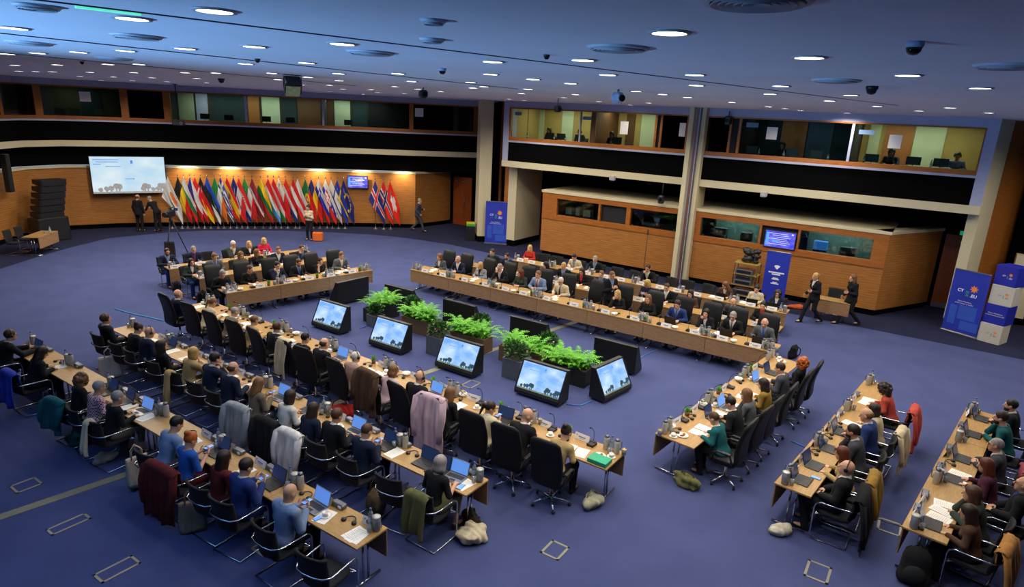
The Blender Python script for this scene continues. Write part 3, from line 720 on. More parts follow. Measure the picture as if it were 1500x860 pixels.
def put(kind, pos, rz, label, group=None):
    """one thing of a kind set down at pos"""
    x, y, z = pos
    K = {'name_card': 'name card', 'conference_unit': 'speaker unit', 'paper': 'paper', 'notebook': 'notebook', 'saucer': 'saucer', 'cup': 'cup'}
    if kind == 'name_card': return solo(kind, cached('card', card_mesh), label, 'name card', pos, rz, group)
    if kind == 'conference_unit': return solo(kind, cached('cu', unit_grey), label, 'speaker unit', pos, rz, group)
    if kind == 'paper': return solo(kind, cached('sheet', sheet), label, 'paper', pos, rz, group)
    if kind == 'notebook': return solo(kind, cached('nb', notebook), label, 'notebook', pos, rz, group)
    if kind == 'cup':
        t = thing(kind, label, 'cup', pos, rz, group); part(t, 'cup_body', cached('cup', cup)); part(t, 'saucer', cached('saucer', saucer)); return t
    if kind == 'microphone':
        t = thing(kind, label, 'microphone', pos, rz, group); part(t, 'base', cached('mb', mic_base)); part(t, 'gooseneck', cached('mn', mic_neck)); return t
    if kind == 'headset':
        t = thing(kind, label, 'headphones', pos, rz, group); part(t, 'headband', cached('hs', headset))
        for s in (1, -1): part(t, 'ear_cushion', cached(('hse', s), lambda: headset_ear(s)))
        return t
    if kind == 'thermos_flask':
        t = thing(kind, label, 'flask', pos, rz, group); part(t, 'flask_body', cached('fb', flask_body)); part(t, 'lid', cached('fl', flask_lid)); part(t, 'handle', cached('fh', flask_handle)); return t
    if kind == 'water_bottle':
        t = thing(kind, label, 'bottle', pos, rz, group); part(t, 'bottle_body', cached('bb', bottle_body)); part(t, 'bottle_label', cached('bl', bottle_label)); part(t, 'cap', cached('bc', bottle_cap)); return t
    if kind == 'water_jug':
        t = thing(kind, label, 'jug', pos, rz, group); part(t, 'jug_body', cached('ca', carafe)); part(t, 'lid', cached('cl', jug_lid)); return t
    if kind == 'drinking_glass': return solo(kind, cached('gl', tumbler), label, 'glass', pos, rz, group)
    if kind == 'juice_glass':
        t = thing(kind, label, 'glass', pos, rz, group); part(t, 'glass', cached('gj', lambda: tumbler_big())); part(t, 'juice', cached('ju', juice)); return t
    if kind == 'sugar_bowl':
        t = thing(kind, label, 'bowl', pos, rz, group); part(t, 'bowl', cached('bo', bowl)); part(t, 'sugar_sachets', cached('bf', bowl_fill)); return t
    if kind == 'pastry_plate':
        t = thing(kind, label, 'plate', pos, rz, group); part(t, 'plate', cached('pl', plate)); part(t, 'pastry', cached('sn', snack)); return t
    if kind == 'potted_plant':
        t = thing(kind, label, 'plant', pos, rz, group); part(t, 'pot', cached('po', pot)); part(t, 'leaves', cached('pp', pot_plant)); return t
    if kind == 'phone':
        t = thing(kind, label, 'phone', pos, rz, group); part(t, 'phone_body', cached('ph', phone)); part(t, 'screen', cached('ps', phone_scr)); return t
    if kind in ('laptop', 'dark_laptop'):
        lit = kind == 'laptop'; t = thing('laptop', label, 'laptop', pos, rz, group)
        b = part(t, 'base', cached('lb', lap_base) if lit else cached('lbd', lap_base_dark)); part(b, 'keyboard', cached('lk', lap_keys))
        l = part(t, 'lid', cached(('ll', lit), lambda: lap_lid(ALU if lit else BLACK))); part(l, 'screen', cached(('ls', lit), lambda: lap_scr(SCREENB if lit else SCREEND))); return t
# ------------------------------------------------------------------ cloth and bags
def coat(chair, high, colour, label, drop, kind='coat', w=.27, seed=1, loc=(0, 0)):
    """a garment hung over the back of a chair; its own thing, set at the chair's place"""
    rr = random.Random(seed); zt = 1.315 if high else .945; yt = -.30 if high else -.31; fr = .16; ph = rr.uniform(0, 6)
    m = MB(); nu, nv = 30, 30; arc = .13; tot = fr+arc+drop
    def f(u, v):
        x = 2*u-1; s = v*tot
        if s < fr: y, z = yt+.075, zt-.05-(fr-s); g = (fr-s)/.3
        elif s < fr+arc: a = PI*(s-fr)/arc; y = yt+.075*math.cos(a); z = zt-.05+.06*math.sin(a); g = 0.
        else: q = s-fr-arc; y = yt-.075-.06*min(1, q/.4); z = zt-.05-q; g = min(1, q/.35)
        wv = w*(1+.18*g*math.sin(ph)); fold = .024*g*math.sin(9*x+ph)+.014*g*math.sin(17*x+2*ph)
        edge = (abs(x) ** 3)*.05
        z2 = z-edge*(1 if s > fr else .6)+(.03*math.sin(5*x+ph)*g if s > fr else 0)
        return Vector((wv*x+.01*math.sin(6*s+ph), y-fold+(edge*.5 if s >= fr else -edge*.2), max(z2, .03)))
    m.grid(f, nu, nv); me = m.mesh(kind, COATM)
    o = bpy.data.objects.new(kind, me); COL.objects.link(o); o.location = chair.location; o.rotation_euler = chair.rotation_euler; o.color = (*hx(colour), 1)
    so = o.modifiers.new('thickness', 'SOLIDIFY'); so.thickness = .014; so.offset = 0
    if kind == 'coat' and w > .22:
        for s in (1, -1):
            L = drop*.72; P = [(s*w*.80, yt+.03, zt-.045), (s*w*1.0, yt-.045, zt-.10), (s*(w*1.05+.01), yt-.10, zt-.10-L*.4), (s*(w*.98), yt-.13, zt-.10-L*.75), (s*w*.93, yt-.13, zt-.10-L)]; rows = []
            for (x, y, z), hw in zip(P, (.05, .075, .07, .062, .056)): rows.append(ring((x, y, max(z, .05)), hw, .04, (1, 0, 0), (0, 1, 0) if z < zt-.06 else (0, .6, .8), 14, 2.4))
            mm = MB(); loft(mm, rows); part(o, 'sleeve', mm.mesh('sleeve', COATM), color=hx(colour))
    return tag(o, label, {'coat': 'coat', 'jacket': 'jacket', 'scarf': 'scarf'}[kind])
def tote(pos, rz, colour, label, w=.36, h=.38, handles=True, lean=0.):
    t = thing('tote_bag', label, 'bag', pos, rz, None, rot=(lean, 0, rz)); m = MB(); rows = []
    for j in range(9):
        v = j/8; d = .07*(1-v*.75)+.012; rows.append([p+Vector((0, .012*math.sin(7*p.x/w+v*3), 0)) for p in ring((0, .02*math.sin(v*3), h*v), w/2*(1+.04*math.sin(v*5)), d, (1, 0, 0), (0, 1, 0), 20, 3.2)])
    loft(m, rows); part(t, 'bag_body', m.mesh('bag_body', COATM), color=hx(colour))
    if handles:
        for s in (1, -1):
            m = MB(); m.tube([(-.08, s*.02, h-.03), (-.075, s*.025, h+.12), (0, s*.03, h+.2), (.075, s*.025, h+.12), (.08, s*.02, h-.03)], .010, 6); part(t, 'handle', m.mesh('handle', COATM), color=hx(colour))
    return t
def lump(pos, rz, colour, label, r, cat='bag', name='shoulder_bag', seed=1, strap=True):
    rr = random.Random(seed); L = [elli((0, 0, r[2]*.9), r, None, .05)]
    for i in range(14): a = rr.uniform(0, 2*PI); L.append(elli((r[0]*.75*math.cos(a), r[1]*.75*math.sin(a), r[2]*rr.uniform(.3, 1.5)), [q*rr.uniform(.3, .5) for q in r], None, .04))
    F, lo, ax = field(L, .014); X = grid_pts(ax); F = F+.011*np.sin(31*X[..., 0]+9*X[..., 2]+seed)*np.sin(27*X[..., 1]+14*X[..., 0])+.006*np.sin(62*X[..., 0]+40*X[..., 1]+seed); F = np.maximum(F, -X[..., 2]); V, Q = nets(F, lo, .014)
    t = thing(name, label, cat, pos, rz); part(t, 'bag_body', vmesh('bag_body', V, Q, COATM), color=hx(colour))
    if strap:
        m = MB(); m.tube([(-r[0]*.7, 0, r[2]*1.3), (-r[0]*.5, r[1]*.3, r[2]*2.2), (0, r[1]*.5, r[2]*2.5), (r[0]*.5, r[1]*.3, r[2]*2.2), (r[0]*.7, 0, r[2]*1.3)], .012, 6); part(t, 'strap', m.mesh('strap', COATM), color=tuple(.4*v for v in hx(colour)))
    return t
def backpack(pos, rz, colour, label, lean=0., s=1.):
    t = thing('backpack', label, 'bag', pos, rz, None, rot=(lean, 0, rz)); t.scale = (s,)*3
    L = [elli((0, 0, .22), (.15, .09, .22), None, .06), cone((-.08, 0, .08), (.08, 0, .08), .09, k=.06), elli((0, .0, .34), (.13, .08, .1), None, .05)]
    F, lo, ax = field(L, .014); X = grid_pts(ax); F = np.maximum(F, -X[..., 2]); V, Q = nets(F, lo, .014); part(t, 'bag_body', vmesh('bag_body', V, Q, COATM), color=hx(colour))
    F, lo, ax = field([elli((0, .085, .15), (.11, .05, .11), None, .03)], .014); V, Q = nets(F, lo, .014); part(t, 'front_pocket', vmesh('front_pocket', V, Q, COATM), color=tuple(1.5*v for v in hx(colour)))
    for sx in (1, -1):
        m = MB(); m.tube([(sx*.07, -.07, .4), (sx*.1, -.14, .34), (sx*.11, -.15, .2), (sx*.1, -.08, .06)], .016, 6); part(t, 'strap', m.mesh('strap', COATM), color=tuple(.6*v for v in hx(colour)))
    m = MB(); m.tube([(-.04, -.03, .43), (0, -.03, .48), (.04, -.03, .43)], .01, 6); part(t, 'handle', m.mesh('handle', COATM), color=tuple(.6*v for v in hx(colour)))
    return t
# ------------------------------------------------------------------ the room
CEIL = 6.62
def carpet(name, c1, c2):
    m = mat(name, c1, 1., var=.1, scale=260, bump=.35); nt = m.node_tree; b = nt.nodes['Principled BSDF']
    cr = [n for n in nt.nodes if n.type == 'VALTORGB'][0]; tc = [n for n in nt.nodes if n.type == 'TEX_COORD'][0]
    n2 = nt.nodes.new('ShaderNodeTexNoise'); n2.inputs['Scale'].default_value = 1.3; n2.inputs['Detail'].default_value = 4; nt.links.new(tc.outputs['Object'], n2.inputs['Vector'])
    mr = nt.nodes.new('ShaderNodeMapRange'); mr.inputs['From Min'].default_value = .35; mr.inputs['From Max'].default_value = .65; nt.links.new(n2.outputs['Fac'], mr.inputs['Value'])
    mx = nt.nodes.new('ShaderNodeMix'); mx.data_type = 'RGBA'; nt.links.new(mr.outputs['Result'], mx.inputs['Factor'])
    nt.links.new(cr.outputs['Color'], mx.inputs[6]); mx.inputs[7].default_value = (*hx(c2), 1); nt.links.new(mx.outputs[2], b.inputs['Base Color'])
    b.inputs['Specular IOR Level'].default_value = .1; return m
CARP = carpet('blue_carpet', '#434b74', '#49517b'); CARD_ = carpet('dark_border_carpet', '#262942', '#2a2d48')
m = MB(); m.box((0, 17, -.05), (56, 46, .1)); struct('floor', m.mesh('floor', CARP))
edge = [(-18.3, 10), (-18.0, 21.4), (-18.09, 23.6), (-18.03, 25.4), (-17.78, 27.3), (-16.31, 29.0), (-14.85, 29.95), (-13.7, 30.35), (-11.5, 30.85), (-9.3, 31.05), (-7, 31.0), (-5.13, 30.5), (-3.0, 29.5), (-.84, 27.8), (3.01, 25.2), (9.34, 20.85), (12.07, 19.03), (14.75, 17.2), (24, 11.1)]
m = MB(); vs = [(x, y, .006) for x, y in edge]; out = [(-27, 10, .006), (-27, 21, .006), (-27, 24, .006), (-27, 27, .006), (-26, 33, .006), (-22, 39, .006), (-18, 39, .006), (-15, 39, .006), (-12, 39, .006), (-10, 39, .006), (-8, 39, .006), (-6, 39, .006), (-3, 39, .006), (3, 39, .006), (10, 39, .006), (16, 38, .006), (20, 34, .006), (24, 30, .006), (27, 20, .006)]
m.add(vs+out, [(i, i+1, len(vs)+i+1, len(vs)+i) for i in range(len(vs)-1)][::1]); m.f = [f[::-1] for f in m.f]; struct('trim_1', m.mesh('carpet_border', CARD_))
CEILM = mat('ceiling_paint', '#e2e8f4', .8, var=.04, scale=.6, bump=.05)
m = MB(); m.box((0, 18, CEIL+.1), (60, 46, .2)); struct('ceiling', m.mesh('ceiling', CEILM))
# ---- band along a plan line
def band(name, pts, z0, z1, mt, off=0., th=.12, kind=True):
    P = [Vector((x, y, 0)) for x, y in pts]; n = []
    for i in range(len(P)):
        d = (P[min(i+1, len(P)-1)]-P[max(i-1, 0)]).normalized(); n.append(Vector((-d.y, d.x, 0)))
    A = [p+k*off for p, k in zip(P, n)]; B = [p+k*(off+th) for p, k in zip(P, n)]
    o = None; me = None
    for i in range(len(P)-1):
        m = MB(); vs = []
        for a, b in ((A[i], B[i]), (A[i+1], B[i+1])): vs += [(a.x, a.y, z0), (a.x, a.y, z1), (b.x, b.y, z1), (b.x, b.y, z0)]
        m.add(vs, [(k, 4+k, 4+(k+1) % 4, (k+1) % 4) for k in range(4)]+[(0, 1, 2, 3), (7, 6, 5, 4)]); me = m.mesh(name, mt)
        if name.startswith('window') and i: name = 'window_%d' % (200+len([q for q in bpy.data.objects if q.name.startswith('window')]))
        o = struct(name, me)
    return o
FAR = [(-20.3, 21.5), (-20.95, 27.2), (-20.3, 28.6), (-18.9, 29.6), (-16.6, 30.6), (-13.5, 31.5), (-10.5, 32.35), (-7.5, 33.0), (-5.3, 33.3), (-1.7, 34.3)]
LOW = FAR[:-1]
band('wall_far', LOW+[(-3.67, 35.3)], .22, 2.83, WALLW)
band('baseboard_far', LOW+[(-3.67, 35.3)], 0, .22, BLK, .06)
band('trim_2', LOW+[(-3.67, 35.3)], 2.83, 2.93, WHITEP, -.05, .3)
band('wall_far_recess', FAR, 2.93, 3.78, BLK, .35)
band('trim_3', FAR, 3.77, 4.03, WHITEP, -.12, .6)
band('wall_far_gallery', FAR, 4.03, 4.86, BLK)
band('trim_4', FAR, 4.86, 4.93, LAVP, -.10, .3)
band('trim_5', FAR, 4.93, 5.08, FRAMEW, -.02, .14)
band('trim_6', FAR, 6.30, 6.36, FRAMEW, -.02, .14)
band('wall_far_top', FAR, 6.36, CEIL, LAVP)
def onpoly(px, py, pts, off=0.):
    """where the line of sight through a pixel meets a wall drawn in plan; gives point and wall direction"""
    d = _M @ Vector(((px-750)/F_PX, (430-py)/F_PX, -1)); best = None
    for i in range(len(pts)-1):
        a = Vector(pts[i]); b = Vector(pts[i+1]); e = (b-a).normalized(); n = Vector((-e.y, e.x)); a2 = a+n*off
        den = n.x*d.x+n.y*d.y
        if abs(den) < 1e-9: continue
        t = (n.x*a2.x+n.y*a2.y)/den; q = Vector((d.x*t, d.y*t)); s = (q-a2).dot(e)
        tol = .12+abs(off)*.7; lo = -1e9 if i == 0 else -tol; hi = 1e9 if i == len(pts)-2 else (b-a).length+tol
        if t > 0 and lo <= s <= hi and (best is None or t < best[0]): best = (t, q, e)
    return best[1], best[2]
# posts between the far windows
PX = [(2, 175), (57.5, 176), (183.5, 178), (245.5, 180), (602.5, 197), (697, 202)]
wn = 1; gp = []
def postbox(q, e, w, d, z0, z1, mt, nm, off=.05):
    m = MB(); n = Vector((-e.y, e.x)); c = q+n*off; m.box((c.x, c.y, (z0+z1)/2), (w, d, z1-z0), RZ(math.atan2(e.y, e.x))); return struct(nm, m.mesh(nm, mt))
for i, (px, py) in enumerate(PX):
    q, e = onpoly(px, 165, FAR); gp.append((q, e)); postbox(q, e, .30 if i in (1, 2, 3) else .2, .16, 5.08, 6.30, FRAMEW, 'trim_%d' % (10+i))
for i, px in enumerate((360, 473)):
    q, e = onpoly(px, 165, FAR); postbox(q, e, .09, .12, 5.08, 6.30, LAVP, 'trim_%d' % (20+i)); gp.append((q, e))
cuts = sorted([g[0] for g in gp], key=lambda v: v.x if v.y > 27 else -30+v.y/100)
def wallpts(a, b): return [tuple(a)]+[p for p in FAR if a.x+.05 < p[0] < b.x-.05 and p[1] > 28]+[tuple(b)]
for i in range(len(cuts)-1):
    a, b = cuts[i], cuts[i+1]; band('window_%d' % wn, wallpts(a, b), 5.08, 6.30, PANED if i in (2, len(cuts)-2) else PANEG, .06, .012); wn += 1
# rooms behind the far windows
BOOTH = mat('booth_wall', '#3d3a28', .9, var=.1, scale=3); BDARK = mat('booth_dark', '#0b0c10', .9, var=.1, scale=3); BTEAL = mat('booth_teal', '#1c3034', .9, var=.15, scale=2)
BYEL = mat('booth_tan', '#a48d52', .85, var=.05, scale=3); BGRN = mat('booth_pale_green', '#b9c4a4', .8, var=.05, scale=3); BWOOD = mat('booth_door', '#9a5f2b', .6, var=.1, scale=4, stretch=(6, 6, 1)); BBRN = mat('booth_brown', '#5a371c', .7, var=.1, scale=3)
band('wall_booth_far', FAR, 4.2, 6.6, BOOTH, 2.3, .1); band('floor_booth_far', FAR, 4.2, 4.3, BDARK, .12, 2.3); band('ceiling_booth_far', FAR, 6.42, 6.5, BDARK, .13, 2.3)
k = 30
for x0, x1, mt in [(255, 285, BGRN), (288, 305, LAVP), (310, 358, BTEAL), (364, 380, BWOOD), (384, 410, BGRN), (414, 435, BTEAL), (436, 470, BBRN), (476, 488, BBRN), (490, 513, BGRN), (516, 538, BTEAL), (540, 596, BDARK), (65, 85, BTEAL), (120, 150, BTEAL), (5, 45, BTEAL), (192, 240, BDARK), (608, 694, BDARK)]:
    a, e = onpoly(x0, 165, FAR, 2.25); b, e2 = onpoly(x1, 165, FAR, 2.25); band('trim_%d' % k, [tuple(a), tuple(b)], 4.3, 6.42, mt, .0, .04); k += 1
# partitions between booths
for px in (57.5, 183.5, 245.5, 473, 602.5):
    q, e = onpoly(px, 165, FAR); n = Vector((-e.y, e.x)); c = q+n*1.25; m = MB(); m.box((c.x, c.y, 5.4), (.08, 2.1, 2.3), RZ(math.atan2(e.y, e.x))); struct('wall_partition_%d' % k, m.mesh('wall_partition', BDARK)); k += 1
# ---- right wall
def wbox(name, p0, p1, q0, q1, z0, z1, mt, st=True, ch=0.):
    m = MB(); m.box((0, 0, 0), (p1-p0, q1-q0, z1-z0), None, 0, ch); me = m.mesh(name, mt); c = W((p0+p1)/2, (q0+q1)/2, (z0+z1)/2)
    return struct(name, me, c, WRZ) if st else (me, c)
wbox('wall_right_panel', 0, 13.42, -.15, 0, .22, 1.68, WALLW)
wbox('baseboard_right', .05, 13.35, -.25, -.08, 0, .22, BLK)
wbox('trim_60', 0, 13.42, -.18, .03, 1.68, 1.90, FRAMEW); wbox('trim_61', 0, 13.42, -.18, .03, 2.62, 2.83, FRAMEW)
wbox('trim_62', -.05, 13.47, -3.0, .06, 2.83, 2.93, WHITEP)
for i, (a, b) in enumerate([(0, .74), (2.75, 2.84), (4.02, 4.20), (6.3, 7.12), (9.30, 9.38), (10.62, 10.69), (12.98, 13.42)]): wbox('trim_%d' % (63+i), a, b, -.18, .02, 1.90, 2.62, FRAMEW)
wbox('trim_71', 2.84, 4.02, -.16, -.1, 1.90, 2.62, CHARC); wbox('trim_72', 9.38, 10.62, -.16, -.1, 1.90, 2.62, CHARC)
for i, (a, b, mt) in enumerate([(.74, 2.75, PANEG), (4.20, 6.30, PANEG), (7.12, 9.30, PANED), (10.69, 12.98, PANED)]): wbox('window_%d' % (20+i), a, b, -.12, -.108, 1.90, 2.62, mt)
wbox('wall_right_control', 0, 13.42, -2.7, -2.6, 0, 2.83, CHARC); wbox('floor_control', 0, 13.4, -2.6, -.16, .9, 1.0, BDARK)
for i, (a, b) in enumerate([(6.5, 6.6), (3.4, 3.5)]): wbox('wall_control_%d' % i, a, b, -2.6, -.2, 1, 2.8, BDARK)
BGT = mat('control_wall', '#65746c', .9, var=.25, scale=1.5); wbox('trim_75', 7.2, 9.2, -1.9, -1.8, 1.0, 2.8, BGT); wbox('trim_76', 10.7, 12.9, -1.9, -1.8, 1.0, 2.8, BGT)
wbox('wall_right_left_end', 0, .12, -3.0, -.15, .22, 2.83, WALLW)
def wpoly(name, pq, z0, z1, mt, th=.12):
    return band(name, [tuple(W(p, q).xy) for p, q in pq], z0, z1, mt, 0, th)
wpoly('wall_right_return', [(13.42, 0), (14.85, -2.75)], .22, 2.83, WALLW); wpoly('trim_77', [(13.42, .05), (14.9, -2.75)], 2.83, 2.93, WHITEP, .5); wpoly('baseboard_return', [(13.38, -.06), (14.8, -2.75)], 0, .22, BLK)
wbox('wall_right_recess', -3.6, 16.2, -3.3, -3.15, 0, 3.8, BLK)
wbox('wall_right_recess_upper', -2.2, 16.0, -.95, -.8, 2.93, 3.8, BLK) if False else None
wbox('ceiling_recess', -2.2, 15.6, -3.2, -.02, 3.78, 3.86, BLK)
wbox('trim_78', -2.25, 15.62, -.5, .10, 3.77, 4.03, WHITEP)
wbox('wall_right_gallery', -2.0, 15.4, -.12, 0, 4.03, 4.86, BLK)
wbox('trim_79', -2.1, 15.6, -.2, .08, 4.86, 4.93, LAVP); wbox('trim_80', -1.98, 15.34, -.12, .02, 4.93, 5.08, FRAMEW); wbox('trim_81', -1.98, 15.34, -.12, .02, 6.30, 6.35, FRAMEW)
wbox('wall_right_top', -2.25, 15.62, -.12, .0, 6.35, CEIL, LAVP)
wbox('trim_82', -2.25, -1.98, -.6, .06, 4.03, CEIL, LAVP); wbox('trim_83', 15.32, 15.62, -.12, .06, 4.03, CEIL, LAVP)
for i, (a, b) in enumerate([(-1.98, -1.90), (4.86, 4.95), (5.08, 5.16), (6.12, 6.2), (6.66, 6.74), (7.72, 7.80), (8.05, 8.13), (15.28, 15.34)]): wbox('trim_%d' % (84+i), a, b, -.14, .02, 5.08, 6.30, FRAMEW)
for i, (a, b) in enumerate([(4.95, 5.08), (7.80, 8.05)]): wbox('trim_%d' % (94+i), a, b, -.12, -.05, 5.08, 6.30, CHARC)
wbox('trim_96', 1.55, 1.60, -.1, .0, 5.08, 6.30, LAVP); wbox('trim_97', 11.70, 11.78, -.1, .02, 5.08, 6.30, LAVP); wbox('trim_98', 2.12, 2.30, -.14, .02, 5.08, 6.3, BBRN)
for i, (a, b, mt) in enumerate([(-1.9, 1.55, PANEG), (1.6, 2.12, PANEG), (2.3, 4.86, PANEG), (5.16, 6.12, PANED), (6.74, 7.72, PANED), (8.13, 11.70, PANEG), (11.78, 15.28, PANEG)]): wbox('window_%d' % (30+i), a, b, -.07, -.06, 5.08, 6.30, mt)
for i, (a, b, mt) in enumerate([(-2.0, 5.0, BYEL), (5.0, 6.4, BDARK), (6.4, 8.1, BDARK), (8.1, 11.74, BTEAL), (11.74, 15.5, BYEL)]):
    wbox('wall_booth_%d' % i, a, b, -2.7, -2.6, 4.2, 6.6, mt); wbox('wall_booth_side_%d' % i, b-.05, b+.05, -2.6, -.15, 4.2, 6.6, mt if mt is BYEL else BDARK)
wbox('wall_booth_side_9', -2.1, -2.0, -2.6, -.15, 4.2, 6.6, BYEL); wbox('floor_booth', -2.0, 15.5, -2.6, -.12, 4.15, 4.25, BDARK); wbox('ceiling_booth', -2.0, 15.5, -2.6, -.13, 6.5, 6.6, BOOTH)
# pale strips and doors on the booths' rear walls
k = 100
for a, b, mt in [(-2.0, -1.75, BGRN), (-.75, -.15, BGRN), (2.5, 2.9, BBRN), (3.2, 3.9, BGRN), (4.0, 4.75, BWOOD), (9.0, 9.9, BWOOD), (9.95, 10.8, mat('booth_blue', '#39505c', .8)), (12.0, 12.35, BGRN), (12.5, 13.35, BWOOD), (13.4, 14.3, BGRN)]:
    wbox('trim_%d' % k, a, b, -2.6, -2.56, 4.25, 6.5, mt); k += 1
wbox('trim_115', 2.0, 2.1, -2.6, -.15, 4.25, 6.5, BBRN)
for a, b in [(-1.9, 4.9), (5.1, 6.3), (6.6, 7.9), (8.2, 11.65), (11.85, 15.3)]:
    wbox('trim_%d' % k, a, b, -.75, -.14, 4.98, 5.03, BBRN); k += 1
# piers
wbox('wall_pier_left', -2.25, -1.8, -2.8, -.55, .3, 3.78, WHITEP); wbox('baseboard_pier_left', -2.22, -1.83, -2.78, -.6, 0, .3, BLK)
wpoly('wall_return_right', [(15.62, .0), (16.05, -1.85)], 3.77, CEIL, WHITEP, .3); wpoly('wall_pier_right', [(15.66, -.3), (16.05, -1.85)], .3, 3.78, WHITEP, .3)
wpoly('wall_right_veneer', [(16.05, -1.85), (16.85, -3.5)], 0, CEIL, DOORW if False else FRAMEW, .2); wpoly('wall_right_end', [(16.85, -3.5), (17.2, -2.5), (26, -2.5)], 0, CEIL, BLK, .2)
wbox('trim_130', 17.0, 17.6, -2.6, -2.2, .3, 2.4, WHITEP)
m = MB(); m.box((-1.64, 31.0, 3.46), (.58, 1.1, 6.32), RZ(.2)); struct('wall_column_1', m.mesh('column', WHITEP)); m = MB(); m.box((-1.64, 31.0, .15), (.52, 1.04, .3), RZ(.2)); struct('baseboard_column', m.mesh('plinth', BLK))
wbox('wall_right_gap', -3.7, -2.0, -1.6, -1.5, 0, CEIL, BLK); wbox('trim_131', -3.05, -2.75, -1.5, -1.4, 0, CEIL, FRAMEW); wbox('trim_132', -2.5, -2.2, -1.0, -.6, .3, 3.77, FRAMEW); wbox('trim_133', -3.4, -3.3, -1.5, -1.4, 0, CEIL, FRAMEW)
# centre column: two white fins with a slatted channel between
wbox('trim_134', 6.40, 6.56, .2, .65, 0, CEIL, WHITEP); wbox('trim_135', 6.56, 6.74, .05, .40, 0, CEIL, GREYM); wbox('trim_136', 6.74, 6.90, -.75, .28, 0, CEIL, WHITEP); wbox('trim_137', 6.62, 6.66, .40, .42, 0, CEIL, FRAMEW); wbox('trim_138', 6.57, 6.59, .4, .43, 0, CEIL, LAVP); wbox('trim_139', 6.70, 6.72, .4, .43, 0, CEIL, LAVP)
# doors (leaf, handle, plate)
def door(n, p0, p1, h, q, bar=True):
    d = wbox('door_%d' % n, p0, p1, q-.06, q, .02, h, DOORW); w = p1-p0
    m = MB(); m.tube([(.18*w, -.09, -.25), (.18*w, -.09, .75-.1)], .014, 8); m.tube([(.18*w, -.09, -.2), (.18*w, -.02, -.2)], .012, 6); m.tube([(.18*w, -.09, .6), (.18*w, -.02, .6)], .012, 6); struct('door_handle', m.mesh('door_handle', CHROME), parent=d)
    m = MB(); m.box((.1*w, -.06, h/2-.25), (.26, .06, .06), None, 0, .01); struct('door_closer', m.mesh('door_closer', ALU), parent=d)
    m = MB(); m.box((0, -.035, -h/2+.1), (w*.98, .01, .18)); struct('kick_plate', m.mesh('kick_plate', GREYM), parent=d); return d
door(1, 14.98, 15.95, 2.70, -3.05); door(2, -1.95, -1.0, 2.6, -3.05)
m = MB(); m.box((0, 0, 1.32), (1.3, .06, 2.62)); d3 = struct('door_3', m.mesh('door', DOORW), (-2.95, 34.85, .02), math.atan2(-.8, 1.1))
m = MB(); m.tube([(.2, -.09, .9), (.2, -.09, 1.7)], .014, 8); struct('door_handle', m.mesh('door_handle', CHROME), parent=d3)
m = MB(); m.box((-.4, -.06, 2.4), (.26, .06, .06), None, 0, .01); m.box((.1, -.06, 2.4), (.26, .06, .06), None, 0, .01); struct('door_closer', m.mesh('door_closer', ALU), parent=d3)
m = MB(); m.box((-2.9, 35.3, 2.9), (2.6, .1, 1.8), RZ(math.atan2(-.8, 1.1))); struct('wall_far_door_head', m.mesh('wall', BLK))
# slots in the ceiling, floor strip
def strip(name, a, b, w, z, h, mt, st=True):
    a, b = Vector(a), Vector(b); m = MB(); m.box((0, 0, 0), ((b-a).length, w, h)); return struct(name, m.mesh(name, mt), ((a.x+b.x)/2, (a.y+b.y)/2, z), math.atan2(b.y-a.y, b.x-a.x))
SLOT = mat('slot_shadow_gap', '#3c3f52', .6); FSTRIP = mat('floor_strip_metal', '#7d7a66', .5, var=.1, scale=10)
strip('trim_140', (-3.9, 3.2), (7.6, 13.5), .028, CEIL-.003, .008, SLOT); strip('trim_141', (-6.2, 4.8), (-.1, 14.6), .025, CEIL-.004, .01, SLOT); strip('trim_142', (-9, 7.4), (-4.5, 18), .02, CEIL-.004, .01, SLOT)
strip('trim_143', (-8.6, 6.7), (3.0, 19.8), .17, .003, .006, FSTRIP)
# emissive green strip along part of the slot
GRN = mat('green_glow', '#58d6b4', .4, emit=1.1)
a = at(110, 8, CEIL); b = at(206, 19.5, CEIL); m = MB(); m.box((0, 0, 0), ((b-a).length, .045, .012)); tag(struct('green_strip', m.mesh('green_strip', GRN), ((a.x+b.x)/2, (a.y+b.y)/2, CEIL-.008), math.atan2(b.y-a.y, b.x-a.x)), 'thin glowing green strip in the ceiling slot', 'light'); bpy.data.objects['green_strip']['kind'] = 'thing'
m = MB(); m.box((-1.5, 36.6, 3.3), (9, .1, 6.7)); struct('wall_far_backing', m.mesh('wall', BLK)); m = MB(); m.box((3.2, 35.0, 3.3), (.1, 5, 6.7)); struct('wall_far_backing_side', m.mesh('wall', BLK))
m = MB(); m.box((-20.9, 8.2, 3.3), (.2, 26.6, 6.64)); struct('wall_left', m.mesh('wall', BLK))
m = MB(); m.box((1, -5.1, 3.3), (46, .2, 6.64)); struct('wall_back', m.mesh('wall', BLK)); m = MB(); m.box((23.5, 4.5, 3.3), (.2, 19, 6.64)); struct('wall_right', m.mesh('wall', BLK))
